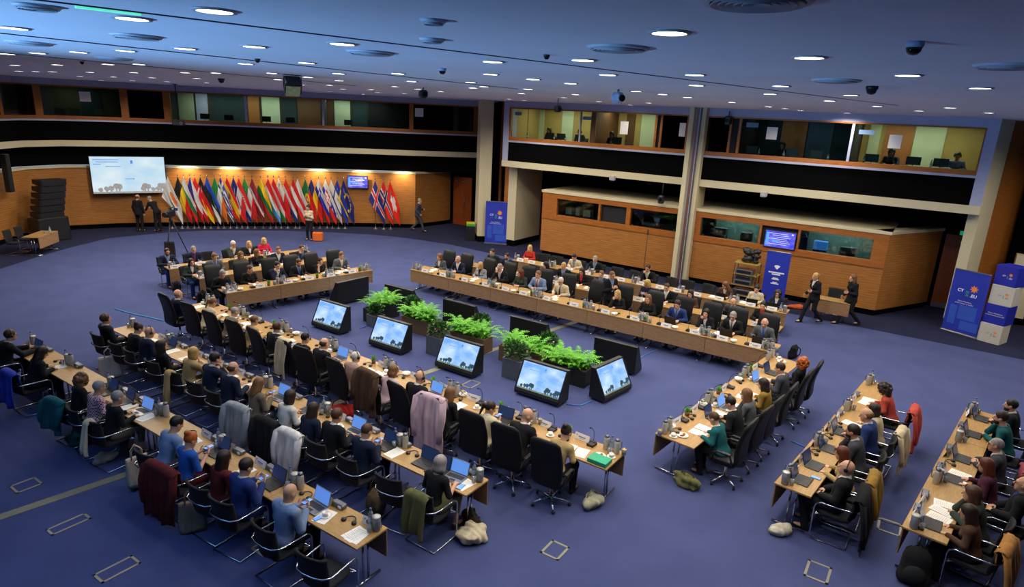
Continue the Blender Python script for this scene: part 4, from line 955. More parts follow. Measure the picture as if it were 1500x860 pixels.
# ------------------------------------------------------------------ the rows of tables
class Row: pass
def row(key, name, O, Efar, face, d, s0, s1, nmod, high):
    r = Row(); O = Vector(O); e = (Vector(Efar)-O).normalized(); n = Vector((-e.y, e.x))
    if n.dot(Vector(face)) < 0: n = -n
    r.O, r.e, r.n, r.d, r.name, r.key, r.high = O, e, n, d, name, key, high; r.rz = math.atan2(-n.x, n.y); r.s0, r.s1, r.L = s0, s1, (s1-s0)/nmod; r.nm = nmod
    r.pos = lambda s, v, z=.7405: Vector((*(O+e*s-n*v), z))
    ordn = ['first', 'second', 'third', 'fourth', 'fifth', 'sixth', 'seventh', 'eighth']
    for i in range(nmod):
        c = r.pos(s0+r.L*(i+.5), d/2, 0); table(c.x, c.y, r.rz, r.L, d, f'oak conference table, {ordn[i]} from the near end of the {name} row' if key[0] in 'LN' else f'oak conference table, {ordn[i]} from the right end of the {name} row', f'conference tables of the {name} row')
    return r
ROWS = {}
for a in [('L1', 'left front', (2.03, 9.53), (-8.16, 16.61), (.57, .82), .70, 0, 12.6, 7, True), ('L2', 'left middle', (-.21, 8.52), (-9.1, 14.56), (.56, .83), .55, 0, 10.8, 6, False),
          ('L3', 'left rear', (-1.49, 7.25), (-10.37, 13.08), (.55, .835), .55, 0, 10.75, 6, False), ('N1', 'near right front', (2.66, 10.26), (6.29, 14.57), (-.765, .644), .75, 0, 5.7, 3, True),
          ('N2', 'near right middle', (4.24, 8.82), (8.0, 13.29), (-.765, .644), .55, 0, 5.85, 3, False), ('N3', 'near right rear', (5.67, 7.84), (9.39, 12.0), (-.75, .66), .55, 0, 5.65, 3, False),
          ('R1', 'far right front', (6.53, 14.74), (-3.57, 21.39), (-.55, -.835), .75, 0, 12.1, 7, True), ('R2', 'far right middle', (7.56, 16.3), (-2.54, 22.95), (-.55, -.835), .55, .3, 11.2, 6, False),
          ('R3', 'far right rear', (8.61, 17.9), (-1.49, 24.55), (-.55, -.835), .55, .5, 10.4, 6, False), ('F1', 'far left front', (-8.2, 17.45), (-4.77, 21.02), (.72, -.694), .65, 0, 4.95, 3, True),
          ('F2', 'far left middle', (-9.65, 18.86), (-6.25, 22.43), (.72, -.694), .55, 0, 4.95, 3, False), ('F3', 'far left rear', (-10.95, 19.96), (-7.5, 23.56), (.72, -.694), .55, -.2, 4.75, 3, False)]:
    ROWS[a[0]] = row(*a)
PW = {'T': 'typing', 'C': 'hands clasped', 'H': 'chin on hand', 'P': 'holding a phone', 'R': 'bent over papers', 'L': 'leaning back', 'A': 'arms on the table'}
# s | sex pose yaw hair haircolour top topcolour legs extras skin | description | things on the table
DATA = {
'L1': """12.25|m L 0 bald - sw n n g l|bald man in dark suit and glasses|hp
11.17|f R 0 pony l jw c k - l|woman with ponytail in cream jacket|p
10.19|f R 0 crop g jw gb k - l|grey-haired person in taupe jacket|pp
9.24|f T 0 crop l k be k - l|brown-haired person in beige sweater|h
8.37|m T 0 short b sw k k h l|brown-haired man in black suit|pk
7.35|f T 0 short k k k k - l|person with short black hair in black|p
6.72|m T 0 ring b sw k k - l|balding man in black suit|l
5.69|m C 0 crop w jw pi g h l|white-haired man with headphones in tan jacket|pp
4.72|f R 0 bob l k pk g - l|woman with brown bob in pink sweater|hc
3.94|m T 0 bald - sw k k h l|bald man with headphones in black suit|lh
3.17|f T 0 long l k k k - l|long-haired woman in black sweater|phc
2.24|f P -1 pony d jw c k - l|dark ponytailed woman in cream jacket|ndh
1.55|m R -1 bald - sw k k - l|tall bald man in black suit|hc
0.77|f R 0 bun d k be k - l|small dark-haired woman behind high chair|pph""",
'L2': """10.2|m L 0 short b sw k k h l|brown-haired man with headphones in black suit|
9.35|f R 0 bun d jw k k - l|dark-haired woman with hair tied up|p
8.70|m T 0 bald - sw n n h l|bald man in navy suit with headphones|pd
7.79|f L 0 long k k k k - l|woman with long black hair|p
7.00|f H 0 bob y jw be be - l|blonde woman in beige jacket|p
6.25|m H 0 short k sw n n - l|black-haired man in navy suit|p
5.60|m T 0 ring b sw n n - l|balding man in navy suit|ph
4.73|f P 0 long l jw gb g - l|woman in brown-grey jacket|l
3.87|f T 0 bob d t w k - l|woman in white blouse|d
3.24|f T 0 long d jw n n - l|dark-haired woman in navy jacket|hc
2.66|m T 0 short b sw k k - l|man with side parting in black suit|l
1.92|m P 0 crop b sw n n - l|man in navy suit looking at a phone|pd
1.06||empty seat with black chair|ddh
0.41|f T 0 bob g e k o S l|grey-haired woman in black top|lpnk""",
'L3': """10.2|m A 0 short b sw k k hg l|man in black suit with outstretched arms|d
8.85|f R 0 long d jw k k - l|hunched woman with dark hair in black coat|ph
6.95|f T 0 curly l k k k - l|woman with wavy brown hair in black|d
6.33|f T 0 crop g t ch k C l|woman in red checked shirt|dp
5.68|f T 0 crop g k k gb S l|grey-haired person in black sweater|lhp
4.03|m R 0 short k t lb g - l|man in pale blue shirt|ph
3.42|f P 0 bun r e bl dr S l|red-haired woman in blue dungarees|d
2.60|f T 0 long d k dr k - l|woman with long hair and red scarf|p
2.05|m P 0 short d jw b b - l|dark-haired man in blue suit|d
1.10|m P 0 bald - jw lb k - l|bald man in light blue suit|lhckp
0.22||empty seat at the near end|pph""",
'N1': """0.64|f R 0 crop b jw tl k - l|brown-haired person in teal jacket|pph
1.38|m R 0 short k sw k k - l|black-haired man in dark suit|dp
1.98|f H 0 long l k g g - l|woman with light brown hair in grey|lp
2.79|f T 0 long d k mu k - l|woman with black hair in mustard top|pph
3.78|m T 0 short d sw gy gy - l|man in charcoal suit|lp
4.5|f L 0 curly r k k k - l|woman with curly red hair|d""",
'N2': """0.40|m L 0 bald - sw k k h l|bald man with headphones in black suit|dk
1.02|f T 0 long a k be k - l|woman with long auburn hair|d
1.80|m H 0 short k sw gy gy B m|bearded man with black hair|dh
2.62|m T 0 ring l sw b n - l|balding man in blue suit|dh
3.2|f T 0 bob d k c k - l|woman with dark bob in cream top|hp
4.45|f R 0 curly d k co k - l|woman with curly dark hair in coral top|pp""",
'N3': """0.37|f T 0 long d k br k - l|woman with dark hair in brown jacket|dhp
0.90|f H 0 long b jw dg k - l|woman in dark green jacket|pp
2.08|f T 0 long a k bu k - l|woman in burgundy sweater|ppd
2.98|m C 0 crop g sw gy gy g l|grey-haired man in glasses|dh
4.25|m H 0 short d k tl k B l|bearded man in dark teal sweater|dh
5.2|m C 0 short k sw k k B l|bearded man in black suit|d""",
'R1': """11.50|f T 0 bob l jw g g - l|woman in grey jacket and olive scarf|p
10.69|m C 0 ring g sw n n - l|balding grey man in navy suit|
9.74|f C 0 bob y jk lg k - l|woman with blonde curls in grey jacket|p
8.89|m H 0 crop g sw k k - l|grey-haired man with hand on chin|p
8.11|f C -1 long a k dg k - l|auburn-haired woman in dark green|
7.44|m C 0 short l sw lb g tr l|man in blue-grey suit and red tie|p
6.60|m T 0 crop w sw c c tkg l|white-haired man in beige suit|p
5.65||empty seat beside beige suited man|
4.66|f H 0 long y k k k - p|blonde woman in black|h
3.73|f C 0 long l k k k - l|woman with long brown hair in black|p
2.85|m T 0 short d slb b b tb l|dark-haired man in blue suit|d
2.03|f H 0 long k jw k k y l|black-haired woman with hand on cheek|p
1.32|m T 0 crop g sw k k tg l|tall grey-haired man in black suit|dp
0.51|m T 0 ring w slb g g tb l|elderly man in grey suit|d""",
'R2': """10.44|m C 0 short d stl k k - l|dark-haired man in black suit|
9.80|m C 0 short k slb n n B m|bearded man in navy suit|p
8.9||empty seat between bearded man and woman|
8.15|f T -1 long k jw n n y l|woman with black hair in navy|p
7.45|m T 0 crop y slb k k - l|fair-haired man in black suit|p
6.75|f T 0 long d jr k k - l|woman in black jacket over red|p
6.05|m C 0 short l slb n n y l|brown-haired man in navy suit|pd
4.45|f P -1 bob y k n k g l|blonde woman in glasses|hp
3.80|m T 0 crop b sw k k - l|dark-haired man leaning to the left|p
3.05|f T 0 long k jw br k - l|black-haired woman in dark brown|p
2.35||empty seat by the water bottles|
1.75|m R 0 ring g slb gy gy B l|balding man with grey beard|d
0.95|f C 0 bun k jr k k - l|woman in red scarf|p""",
'R3': """10.05|f C 0 long y k r k y p|blonde woman in red|
9.55||empty seat next to the blonde woman|
9.0||second empty seat from the left|
8.04|m R 0 short d jlb c c - l|man in beige jacket|p
7.23|m T 0 crop g slb k k y l|grey-haired man in dark suit|p
6.5||empty seat right of grey-haired man|
5.9||empty seat left of the microphone stand|
5.20|m H 0 short d sw k k g l|dark-haired man in glasses|p
4.5||empty seat in front of the column|
3.9||empty seat right of the column|
3.23||empty seat left of long-haired woman|
2.52|f R -1 long l jw br k - l|woman with long brown hair|dp
1.58|f T 0 bun k jw c k - l|woman in cream jacket|dp
0.95|f C 0 curly d jw n k g l|woman with curly dark hair in navy|dp""",
'F1': """0.20|m R 0 crop g k k k - l|grey-haired person in black sweater|
1.05|f T 1 crop b k k k - l|short-haired woman in black|p
1.92|m H 0 short k sw n n - l|black-haired man with hand on chin|p
2.65|m T 0 short b slb k k Btb l|bearded man in black suit|p
3.40|f H 0 bun d e k k - l|woman in black short-sleeved top|p
4.20|m T 0 short l jw g g - l|fair-haired man in grey jacket|pp""",
'F2': """0.05|f C 0 long d jw dg b y l|woman in dark jacket and lanyard|p
0.75|m T 0 short l slb g g tb l|man in grey suit and blue tie|p
1.60|f T 0 bob l k o k - l|woman in olive scarf|p
2.25|f L 1 long l k k k y l|woman with long brown hair|
2.90|m T 0 crop l sw n n - p|fair-haired man in navy suit|p
3.75|m H 0 short b slb k k tb l|brown-haired man in black suit|p""",
'F3': """0.0|m C 0 short d slb n b B m|dark bearded man in navy suit|p
0.82|m T 0 crop g sb n n tr l|grey-haired man with red tie|p
1.35||empty seat beside grey-haired man|d
2.15|m H 0 crop w sw dg k g l|white-haired man in dark suit|p
2.75|f C 0 long y jw k k - p|blonde woman in black jacket|
3.30|f C 0 bob y k cr k - p|blonde woman in bright red jacket|p"""}
CHAIRS = {}; SEATS = {}; used = set()
rnd = random.Random(11)
for key, txt in DATA.items():
    r = ROWS[key]; pin = f'{r.name} row'; seats = []
    for ln in txt.split('\n'):
        s, spec, rest = ln.split('|', 2); desc, items = rest.rsplit('|', 1); s = float(s); seats.append((s, desc))
        q = r.pos(s, r.d+.27, 0)
        ch = (exec_chair if r.high else cant_chair)(q.x-r.n.x*(.09 if r.high else .03), q.y-r.n.y*(.09 if r.high else .03), r.rz+(rnd.uniform(-.12, .12) if spec else rnd.uniform(-.3, .3)), (f'black high-backed chair of the {desc}, {pin}' if spec else f'black high-backed chair, {desc}, {pin}') if r.high else (f'black cantilever chair of the {desc}, {pin}' if spec else f'black cantilever chair, {desc}, {pin}'), f'{"high-backed" if r.high else "cantilever"} chairs of the {r.name} row')
        CHAIRS[(key, desc)] = ch
        if spec:
            sex, pose, yaw, hair, hc, top, tc, pc, ex, sk = spec.split()
            person((q.x, q.y), r.rz, sex, pose, int(yaw), hair, hc, top, tc, pc, ex.replace('-', ''), f'{desc}, {PW[pose]}, {pin}', None, sk, rnd.uniform(.97, 1.03) if sex == 'm' else rnd.uniform(.93, .98))
            if pose == 'P':
                h = r.pos(s, r.d+.27-.40, .90); put('phone', h, r.rz, f'phone held by the {desc}, {pin}')
        # things in front of this seat
        D = r.d; fr = r.high; z = .7405
        def P(ds, v, jit=.015): p = r.pos(min(max(s+ds, r.s0+.19), r.s1-.19)+rnd.uniform(-jit, jit), v+rnd.uniform(-jit, jit)*.6); return p
        sgn = 1 if r.e.dot(Vector((math.cos(r.rz), math.sin(r.rz)))) > 0 else -1
        put('name_card', P(.0, .085), r.rz+rnd.uniform(-.12, .12), f'white name card before the {desc}, {pin}', f'name cards of the {r.name} row')
        if fr: put('microphone', P(.2*sgn, .16), r.rz+rnd.uniform(-.1, .1), f'gooseneck microphone of the {desc}, {pin}', f'microphones of the {r.name} row')
        elif key in ('L2', 'L3', 'N2', 'N3'): put('conference_unit', P(.25*sgn, .075, .01), r.rz+rnd.uniform(-.1, .1), f'grey conference unit before the {desc}, {pin}', f'conference units of the {r.name} row')
        if key in ('N1', 'L1') and 'h' not in items: items += 'h'
        ci = {}
        slots = {'p': [(-.05, .36), (.2, .38)] if fr else [(-.02, .33), (.22, .34)], 'h': [(-.27*sgn, .30 if fr else .25)], 'c': [(.27*sgn, .34)], 'k': [(.22*sgn, D-.12)], 'n': [(-.26*sgn, D-.19)], 'l': [(0, D-.24)], 'd': [(0, D-.24), (-.3, D-.2)]}
        lap = 'l' in items or 'd' in items
        for c in items:
            i = ci.get(c, 0); ci[c] = i+1; sl = slots[c]; ds, v = sl[min(i, len(sl)-1)]
            if c == 'p': ds = ds*sgn+(.29*sgn if lap and i == 0 else 0)+(-.30*sgn if lap and i == 1 else 0); v = D-.2
            if c == 'h' and lap: ds = -.31*sgn; v = .24
            nm = {'p': 'paper', 'h': 'headset', 'c': 'cup', 'k': 'phone', 'n': 'notebook', 'l': 'laptop', 'd': 'dark_laptop'}[c]
            lb = {'p': 'white paper sheet', 'h': 'black headset lying', 'c': 'white cup and saucer', 'k': 'black phone lying', 'n': 'black notebook', 'l': 'open laptop with bright screen', 'd': 'open laptop with dark screen'}[c]
            if i: lb = 'second '+lb
            put(nm, P(ds, v), r.rz+rnd.uniform(-.25, .25)*(1 if c in 'phk' else .4), f'{lb} before {desc}, {pin}' if len((lb+desc+pin).split()) > 13 else f'{lb} before the {desc}, {pin}', f'{nm.replace("_", " ")}s of the {r.name} row')
        if fr:
            ii = len(seats)
            if ii % 2 == 0: put('potted_plant', P(-.28*sgn, .10), rnd.uniform(0, 6), f'small potted green plant near the {desc}, {pin}', f'table plants of the {r.name} row')
            else: put('sugar_bowl', P(-.27*sgn, .11), 0, f'white bowl of sachets near the {desc}, {pin}', f'sugar bowls of the {r.name} row')
    SEATS[key] = seats
    # shared drinks where two modules meet
    for i in range(r.nm+1):
        s = r.s0+r.L*i+(.14 if i == 0 else (-.14 if i == r.nm else 0)); near = min([q for q in seats if (q[1], key) not in used] or seats, key=lambda q: abs(q[0]-s))[1]; used.add((near, key))
        def P2(ds, v): return r.pos(s+ds, v)
        if fr:
            put('thermos_flask', P2(-.03, .13), r.rz+1, f'steel thermos flask beside the {near}, {pin}', f'thermos flasks of the {r.name} row')
            put('thermos_flask', P2(.17 if i < r.nm else -.25, .12), r.rz+2, f'second steel thermos flask beside the {near}, {pin}', f'thermos flasks of the {r.name} row')
            put('water_bottle', P2(.075, .11), 0, f'clear water bottle beside the {near}, {pin}', f'water bottles of the {r.name} row')
            put('juice_glass', P2(-.15, .10), 0, f'glass of orange juice beside the {near}, {pin}', f'juice glasses of the {r.name} row')
            put('drinking_glass', P2(.06, .22), 0, f'empty drinking glass beside the {near}, {pin}', f'drinking glasses of the {r.name} row')
            if key != 'R1' or i % 2: put('cup', P2(-.02, .30), 0, f'white coffee cup beside the {near}, {pin}', f'coffee cups of the {r.name} row')
            if i % 3 == 0 and key in ('L1', 'N1'): put('pastry_plate', P2(.14 if i == 0 else -.14, .40), 0, f'white plate with pastry beside the {near}, {pin}')
        else:
            put('water_jug', P2(-.06, .13), 0, f'clear lidded water jug beside the {near}, {pin}', f'water jugs of the {r.name} row')
            put('water_bottle', P2(.055, .12), 0, f'clear water bottle beside the {near}, {pin}', f'water bottles of the {r.name} row')
            put('drinking_glass', P2(-.02, .225), 0, f'empty drinking glass beside the {near}, {pin}', f'drinking glasses of the {r.name} row')
            if key in ('N2', 'R2', 'F2') or i % 2: put('thermos_flask', P2(.15 if i == 0 else -.17, .12), 2, f'steel thermos flask beside the {near}, {pin}', f'thermos flasks of the {r.name} row')
# a further row of seats at the right edge
r = ROWS['N3']
q = at(1494, 708, 1.2); ch = cant_chair(q.x, q.y, r.rz, 'black cantilever chair at the right edge behind woman in dark green', None); person((q.x, q.y), r.rz, 'm', 'L', 0, 'ring', 'w', 'sb', 'k', 'k', 'g', 'bald man in black suit at the right edge behind the rear row', None, 'l', 1.)
CHAIRS['edge'] = ch
# clothes on chairs
for key, desc, high, c, lb, drop, kind, w in [
    ('L1', 'person with short black hair in black', 1, 'c', 'beige coat over the chair of a short black-haired person', .75, 'coat', .2), ('L1', 'woman with brown bob in pink sweater', 1, 'br', 'dark brown fur coat over the chair of woman in pink', .75, 'coat', .31),
    ('L1', 'long-haired woman in black sweater', 1, 'pk', 'pale pink coat over the chair of long-haired woman in black', 1.0, 'coat', .28), ('L2', 'woman in brown-grey jacket', 0, 'lg', 'grey coat over the chair of woman in brown-grey jacket', .8, 'coat', .29),
    ('L2', 'woman in white blouse', 0, 'k', 'black coat over the chair of woman in white blouse', .75, 'coat', .29), ('L2', 'dark-haired woman in navy jacket', 0, 'w', 'white coat over the chair of dark-haired woman in navy', .75, 'coat', .27),
    ('L2', 'grey-haired woman in black top', 0, 'o', 'olive jacket over the chair of grey-haired woman in black', .55, 'jacket', .2), ('L2', 'blonde woman in beige jacket', 0, 'be', 'beige scarf over the chair of blonde woman', .6, 'scarf', .09),
    ('L3', 'red-haired woman in blue dungarees', 0, 'dr', 'dark red coat over the chair of red-haired woman', .78, 'coat', .36), ('L3', 'hunched woman with dark hair in black coat', 0, 'rb', 'royal blue jacket over a chair at the left edge', .6, 'jacket', .27),
    ('L3', 'woman with wavy brown hair in black', 0, 'tl', 'dark green coat over the chair of wavy-haired woman', .5, 'coat', .27), ('L3', 'grey-haired person in black sweater', 0, 'c', 'narrow cream scarf over the chair of grey-haired person', .5, 'scarf', .06),
    ('N2', 'bald man with headphones in black suit', 0, 'k', 'black coat over the chair of bald man with headphones', .88, 'coat', .33), ('N2', 'woman with long auburn hair', 0, 'mu', 'brown coat over the chair of auburn-haired woman', .7, 'coat', .29),
    ('N2', 'woman with dark bob in cream top', 0, 'c', 'cream coat over the chair of woman in cream top', .7, 'coat', .26), ('N2', 'woman with curly dark hair in coral top', 0, 'co', 'coral coat over the chair of woman in coral top', .75, 'coat', .29),
    ('N3', 'woman with dark hair in brown jacket', 0, 'tan', 'camel coat over the chair of woman in brown jacket', .7, 'coat', .3), ('N3', 'grey-haired man in glasses', 0, 'ch', 'black and red jacket over the chair of grey-haired man', .5, 'jacket', .28)]:
    coat(CHAIRS[(key, desc)], high, COLS[c], lb, drop, kind, w, len(lb))
o = CHAIRS['edge']; coat(o, 0, COLS['k'], 'long black coat over the chair at the right edge', .8, 'coat', .3, 5)
# bags on the floor
def rp(k, s, v, z=.0): return ROWS[k].pos(s, v, z)
tote(at(163, 551, .12), .6, '#b5b0a2', 'pale canvas tote bag between the left rear and middle rows', .42, .46)
tote(at(205, 709, .06), .9, '#b9a894', 'white tote bag hanging low behind man in pale blue shirt', .34, .5)
tote(at(284, 777, 0), .4, '#8c7a68', 'taupe tote bag standing behind woman with red scarf', .36, .48)
lump(at(122, 650, 0), .5, '#155046', 'dark green handbag on the floor behind grey-haired person', (.23, .14, .14))
lump(at(156, 676, 0), .9, '#8b8a84', 'grey cloth bag on the floor behind grey-haired person', (.17, .10, .08), seed=4, strap=False)
lump(rp('L2', 5.6, 1.5), .2, '#5b4f34', 'brown bag on the floor behind balding man in navy', (.2, .14, .12), seed=6, strap=False)
lump(at(692, 790, 0), .3, '#bdb294', 'cream canvas bag slumped beside grey-haired woman', (.21, .19, .10), seed=8, strap=False)
lump(at(690, 768, 0), 2.0, '#2b2419', 'black leather bag behind the cream canvas bag', (.2, .10, .12), seed=9)
lump(at(868, 742, 0), .6, '#a9a78c', 'cream and green bag at the near end of the left front row', (.19, .11, .11), seed=10)
lump(at(1006, 712, 0), 2.4, '#6d6d42', 'olive bag on the floor under the near right front table', (.21, .12, .12), seed=11)
lump(at(1143, 782, 0), .4, '#bfbaa6', 'small white bag under the near right middle table', (.16, .11, .08), seed=12, strap=False)
lump(rp('L2', 1.45, .95), .2, '#4b3c28', 'brown bag hanging beside the empty black chair', (.14, .18, .24), seed=14)
lump(rp('L1', 5.6, 1.35), .3, '#a8231b', 'red handbag behind white-haired man with headphones', (.24, .14, .17), seed=15)
backpack(at(1335, 856, 0), 2.6, '#191b1c', 'black backpack on the floor at the bottom right', .15, 1.25)
backpack(rp('F3', -.15, -.25), 2.2, '#15161a', 'black backpack under the far left rear table', .1, .85)
backpack(rp('F2', -.1, -.35), 1.2, '#141519', 'black backpack at the end of the far left middle table', .05, 1.05)
backpack(rp('R2', -.1, .2), .6, '#1a1b1e', 'black backpack at the right end of the far right middle row', .1, .9)
solo('folder', (lambda m: (m.box((0, 0, .035), (.34, .24, .07), None, 0, .006), m.mesh('folder', mat('green_card', '#1f9e74', .6)))[1])(MB()), 'green box folder at the near end of the left front table', 'folder', rp('L1', .2, .56, .7405), ROWS['L1'].rz)
# ------------------------------------------------------------------ floor monitors in the middle
def screen_mat(name, c1, c2, st):
    m = bpy.data.materials.new(name); m.use_nodes = True; nt = m.node_tree; b = nt.nodes['Principled BSDF']
    tc = nt.nodes.new('ShaderNodeTexCoord'); sp = nt.nodes.new('ShaderNodeSeparateXYZ'); nt.links.new(tc.outputs['Generated'], sp.inputs[0])
    nz = nt.nodes.new('ShaderNodeTexNoise'); nz.inputs['Scale'].default_value = 3.; nt.links.new(tc.outputs['Generated'], nz.inputs['Vector'])
    cr = nt.nodes.new('ShaderNodeValToRGB'); cr.color_ramp.elements[0].position = .35; cr.color_ramp.elements[1].position = .7
    cr.color_ramp.elements[0].color = (*hx(c1), 1); cr.color_ramp.elements[1].color = (*hx(c2), 1); nt.links.new(nz.outputs['Fac'], cr.inputs['Fac'])
    b.inputs['Base Color'].default_value = (.02, .02, .02, 1); nt.links.new(cr.outputs['Color'], b.inputs['Emission Color']); b.inputs['Emission Strength'].default_value = st; b.inputs['Roughness'].default_value = .25
    return m
SKY = screen_mat('screen_sky', '#77aef4', '#c3ddfa', 1.15); SKYW = screen_mat('screen_pale_sky', '#b9d9ee', '#dcecf2', 1.0)
TREE = mat('screen_trees', '#2f4a55', .4, emit=.55, var=.4, scale=30); LINE = mat('screen_text', '#3f78c8', .4, emit=.8); TREEW = mat('screen_far_trees', '#8d8a86', .4, emit=.75, var=.3, scale=9); GRND = mat('screen_ground', '#6f7f6a', .4, emit=.5, var=.3, scale=20)
TEXTS = 'CYPRUS PRESIDENCY'
def slide(m, w, h, t, mats=(0, 1, 2, 3)):
    """a slide on a sheet in the XZ plane facing -Y: sky, a line of trees, a few lines of words"""
    sk, ln, tr_, gr = mats
    m.box((0, 0, 0), (w, .004, h), None, sk)
    for i, (x0, x1, z) in enumerate([(-.46, -.12, .42), (-.42, -.13, .36), (-.46, -.36, .30), (-.30, -.10, .24), (-.06, .04, -.10)]): m.box(((x0+x1)/2*w, -.003, z*h), ((x1-x0)*w, .002, .016*h), None, ln)
    m.box((.05*w, -.003, .36*h), (.03*w, .002, .09*h), None, ln); m.box((.055*w, -.003, -.10*h), (.02*w, .002, .03*h), None, ln)
    m.box((0, -.003, -.475*h), (w, .002, .05*h), None, gr)
    rr = random.Random(4)
    for x, s in [(-.32, .5), (-.26, .6), (-.19, .95), (-.15, .9), (.2, .9), (.24, .85), (.17, .5), (.42, .9), (.46, .95), (.38, .45), (-.40, .35), (.31, .35)]:
        r = .042*w*(.6+.6*s); n = 10; c = Vector((x*w, -.0045, -.45*h+s*.16*h)); P = [c+Vector((r*math.cos(2*PI*i/n)*rr.uniform(.8, 1.15), 0, r*math.sin(2*PI*i/n)*rr.uniform(.8, 1.1))) for i in range(n)]
        m.add(P, [list(range(n))[::1]], tr_); m.box((x*w, -.0035, -.45*h+s*.05*h), (.02*w, .002, s*.16*h), None, tr_)
def monitor(p, q, ang, label, wid=1.16, hgt=.76, dep=.42):
    t = thing('floor_monitor', label, 'screen', W(p, q, 0), ang, 'wedge monitors on the floor'); w = wid
    m = MB(); a, b = -w/2, w/2
    vs = [(a, -dep, .05), (b, -dep, .05), (b, -dep, .12), (a, -dep, .12), (a, -.09, hgt), (b, -.09, hgt), (a, 0, hgt), (b, 0, hgt), (a, 0, .05), (b, 0, .05)]
    m.add(vs, [(0, 1, 2, 3), (3, 2, 5, 4), (4, 5, 7, 6), (6, 7, 9, 8), (8, 9, 1, 0), (0, 3, 4, 6, 8), (1, 9, 7, 5, 2)]); part(t, 'housing', m.mesh('housing', BLACK))
    L = math.hypot(dep-.09, hgt-.12); tilt = -math.atan2(dep-.09, hgt-.12)
    M4 = Matrix.Translation((0, -(dep+.09)/2, (hgt+.12)/2)) @ Matrix.Rotation(tilt, 4, 'X') @ Matrix.Translation((0, -.006, 0))
    m = MB(); bz = .035
    for c, d in [((0, 0, L/2-bz/2), (w, .03, bz)), ((0, 0, -L/2+bz), (w, .03, bz*2)), ((-w/2+bz/2, 0, 0), (bz, .03, L)), ((w/2-bz/2, 0, 0), (bz, .03, L))]: m.box(c, d, None, 0, .004)
    part(t, 'bezel', m.mesh('bezel', BLACK), matrix=M4)
    m = MB(); slide(m, w-2*bz, L-3*bz, 0); part(t, 'screen', m.mesh('screen', [SKY, LINE, TREE, GRND]), matrix=M4 @ Matrix.Translation((0, 0, bz/2)))
    for sx in (-1, 1):
        for y in (-dep+.06, -.05):
            m = MB(); m.lathe([(.02, 0), (.025, .01), (.02, .05)], (sx*(w/2-.06), y, 0), 8); part(t, 'foot', m.mesh('foot', CHROME))
    return t
FL = WRZ                      # facing out of the right wall's frame: screens that look at the left rows
for p, lb in [(1.06, 'nearest the flags end'), (3.35, 'second from the flags end'), (5.65, 'in the middle'), (8.0, 'nearest the camera')]: monitor(p, 12.68, FL, f'wedge floor monitor facing the left rows, {lb}')
c = (at(1130+0, 0, 0) if False else None)
v = Vector((2.52, 13.30))-A0; n5 = Vector((.74, -.67)); v = v-n5*.42; monitor(v.dot(DD), v.dot(NW), math.atan2(.74, .67), 'wedge floor monitor turned to the near right tables', 1.1)
for p, lb in [(1.22, 'next to the far left table'), (3.6, 'second of four'), (6.0, 'third of four'), (8.58, 'at the near end')]: monitor(p, 10.38, FL+PI, f'wedge floor monitor facing the far right rows, {lb}')
v = Vector((-5.07, 19.56))-A0; monitor(v.dot(DD), v.dot(NW), math.atan2(1.14, .83)+PI, 'wedge floor monitor turned to the far left tables', 1.25)
# ------------------------------------------------------------------ plants
def fern_mesh(lx, ly, seed, n=150):
    m = MB(); rr = random.Random(seed)
    for i in range(n):
        b = Vector((rr.uniform(-lx*.45, lx*.45), rr.uniform(-ly*.4, ly*.4), 0)); a = rr.uniform(0, 2*PI); l = rr.uniform(.42, .66); up = rr.uniform(.8, 1.55); d = Vector((math.cos(a), math.sin(a), 0)); sd = Vector((-d.y, d.x, 0)); N = 9; pts = []
        for j in range(N+1):
            t = j/N; pts.append(b+d*l*.75*t+Vector((0, 0, l*up*(t-.62*t*t))))
        for j in range(N):
            t = j/N; w = .085*math.sin(PI*min(1, .12+t*.92))**.8; p, q = pts[j], pts[j+1]; f = (q-p)
            for s in (1, -1):
                tip = p+sd*s*w+f*1.1+Vector((0, 0, -.012)); m.add([p, p+f*.75, tip], [(0, 1, 2) if s > 0 else (0, 2, 1)], 0, True)
        for j in range(N): m.add([pts[j]-sd*.004, pts[j]+sd*.004, pts[j+1]+sd*.003, pts[j+1]-sd*.003], [(0, 1, 2, 3)], 0, True)
    return m.mesh('fronds', PLEAF)
def shrub_mesh(r, seed, n=520):
    m = MB(); rr = random.Random(seed)
    for i in range(n):
        a = rr.uniform(0, 2*PI); e = math.asin(rr.uniform(-.35, 1)); k = rr.uniform(.55, 1.); p = Vector((r*k*math.cos(a)*math.cos(e), r*k*math.sin(a)*math.cos(e), .16+r*.9*k*math.sin(e)))
        d = (p-Vector((0, 0, .1))).normalized(); d = (d+Vector((rr.uniform(-.7, .7), rr.uniform(-.7, .7), rr.uniform(-.3, .6)))).normalized(); s = d.cross(Vector((rr.uniform(-1, 1), rr.uniform(-1, 1), 1))).normalized(); l = rr.uniform(.06, .10); w = l*.3
        m.add([p, p+d*l*.45+s*w, p+d*l, p+d*l*.45-s*w], [(0, 1, 2, 3)], 0, True)
    return m.mesh('leaves', SLEAF)
def blossom(r, seed):
    m = MB(); rr = random.Random(seed)
    for i in range(5): a = rr.uniform(0, 2*PI); m.ell((r*.85*math.cos(a), r*.85*math.sin(a), rr.uniform(.15, .3)), (.028, .028, .022), 8)
    return m.mesh('blossoms', mat('cream_blossom', '#d9cf9a', .7, var=.1, scale=30))
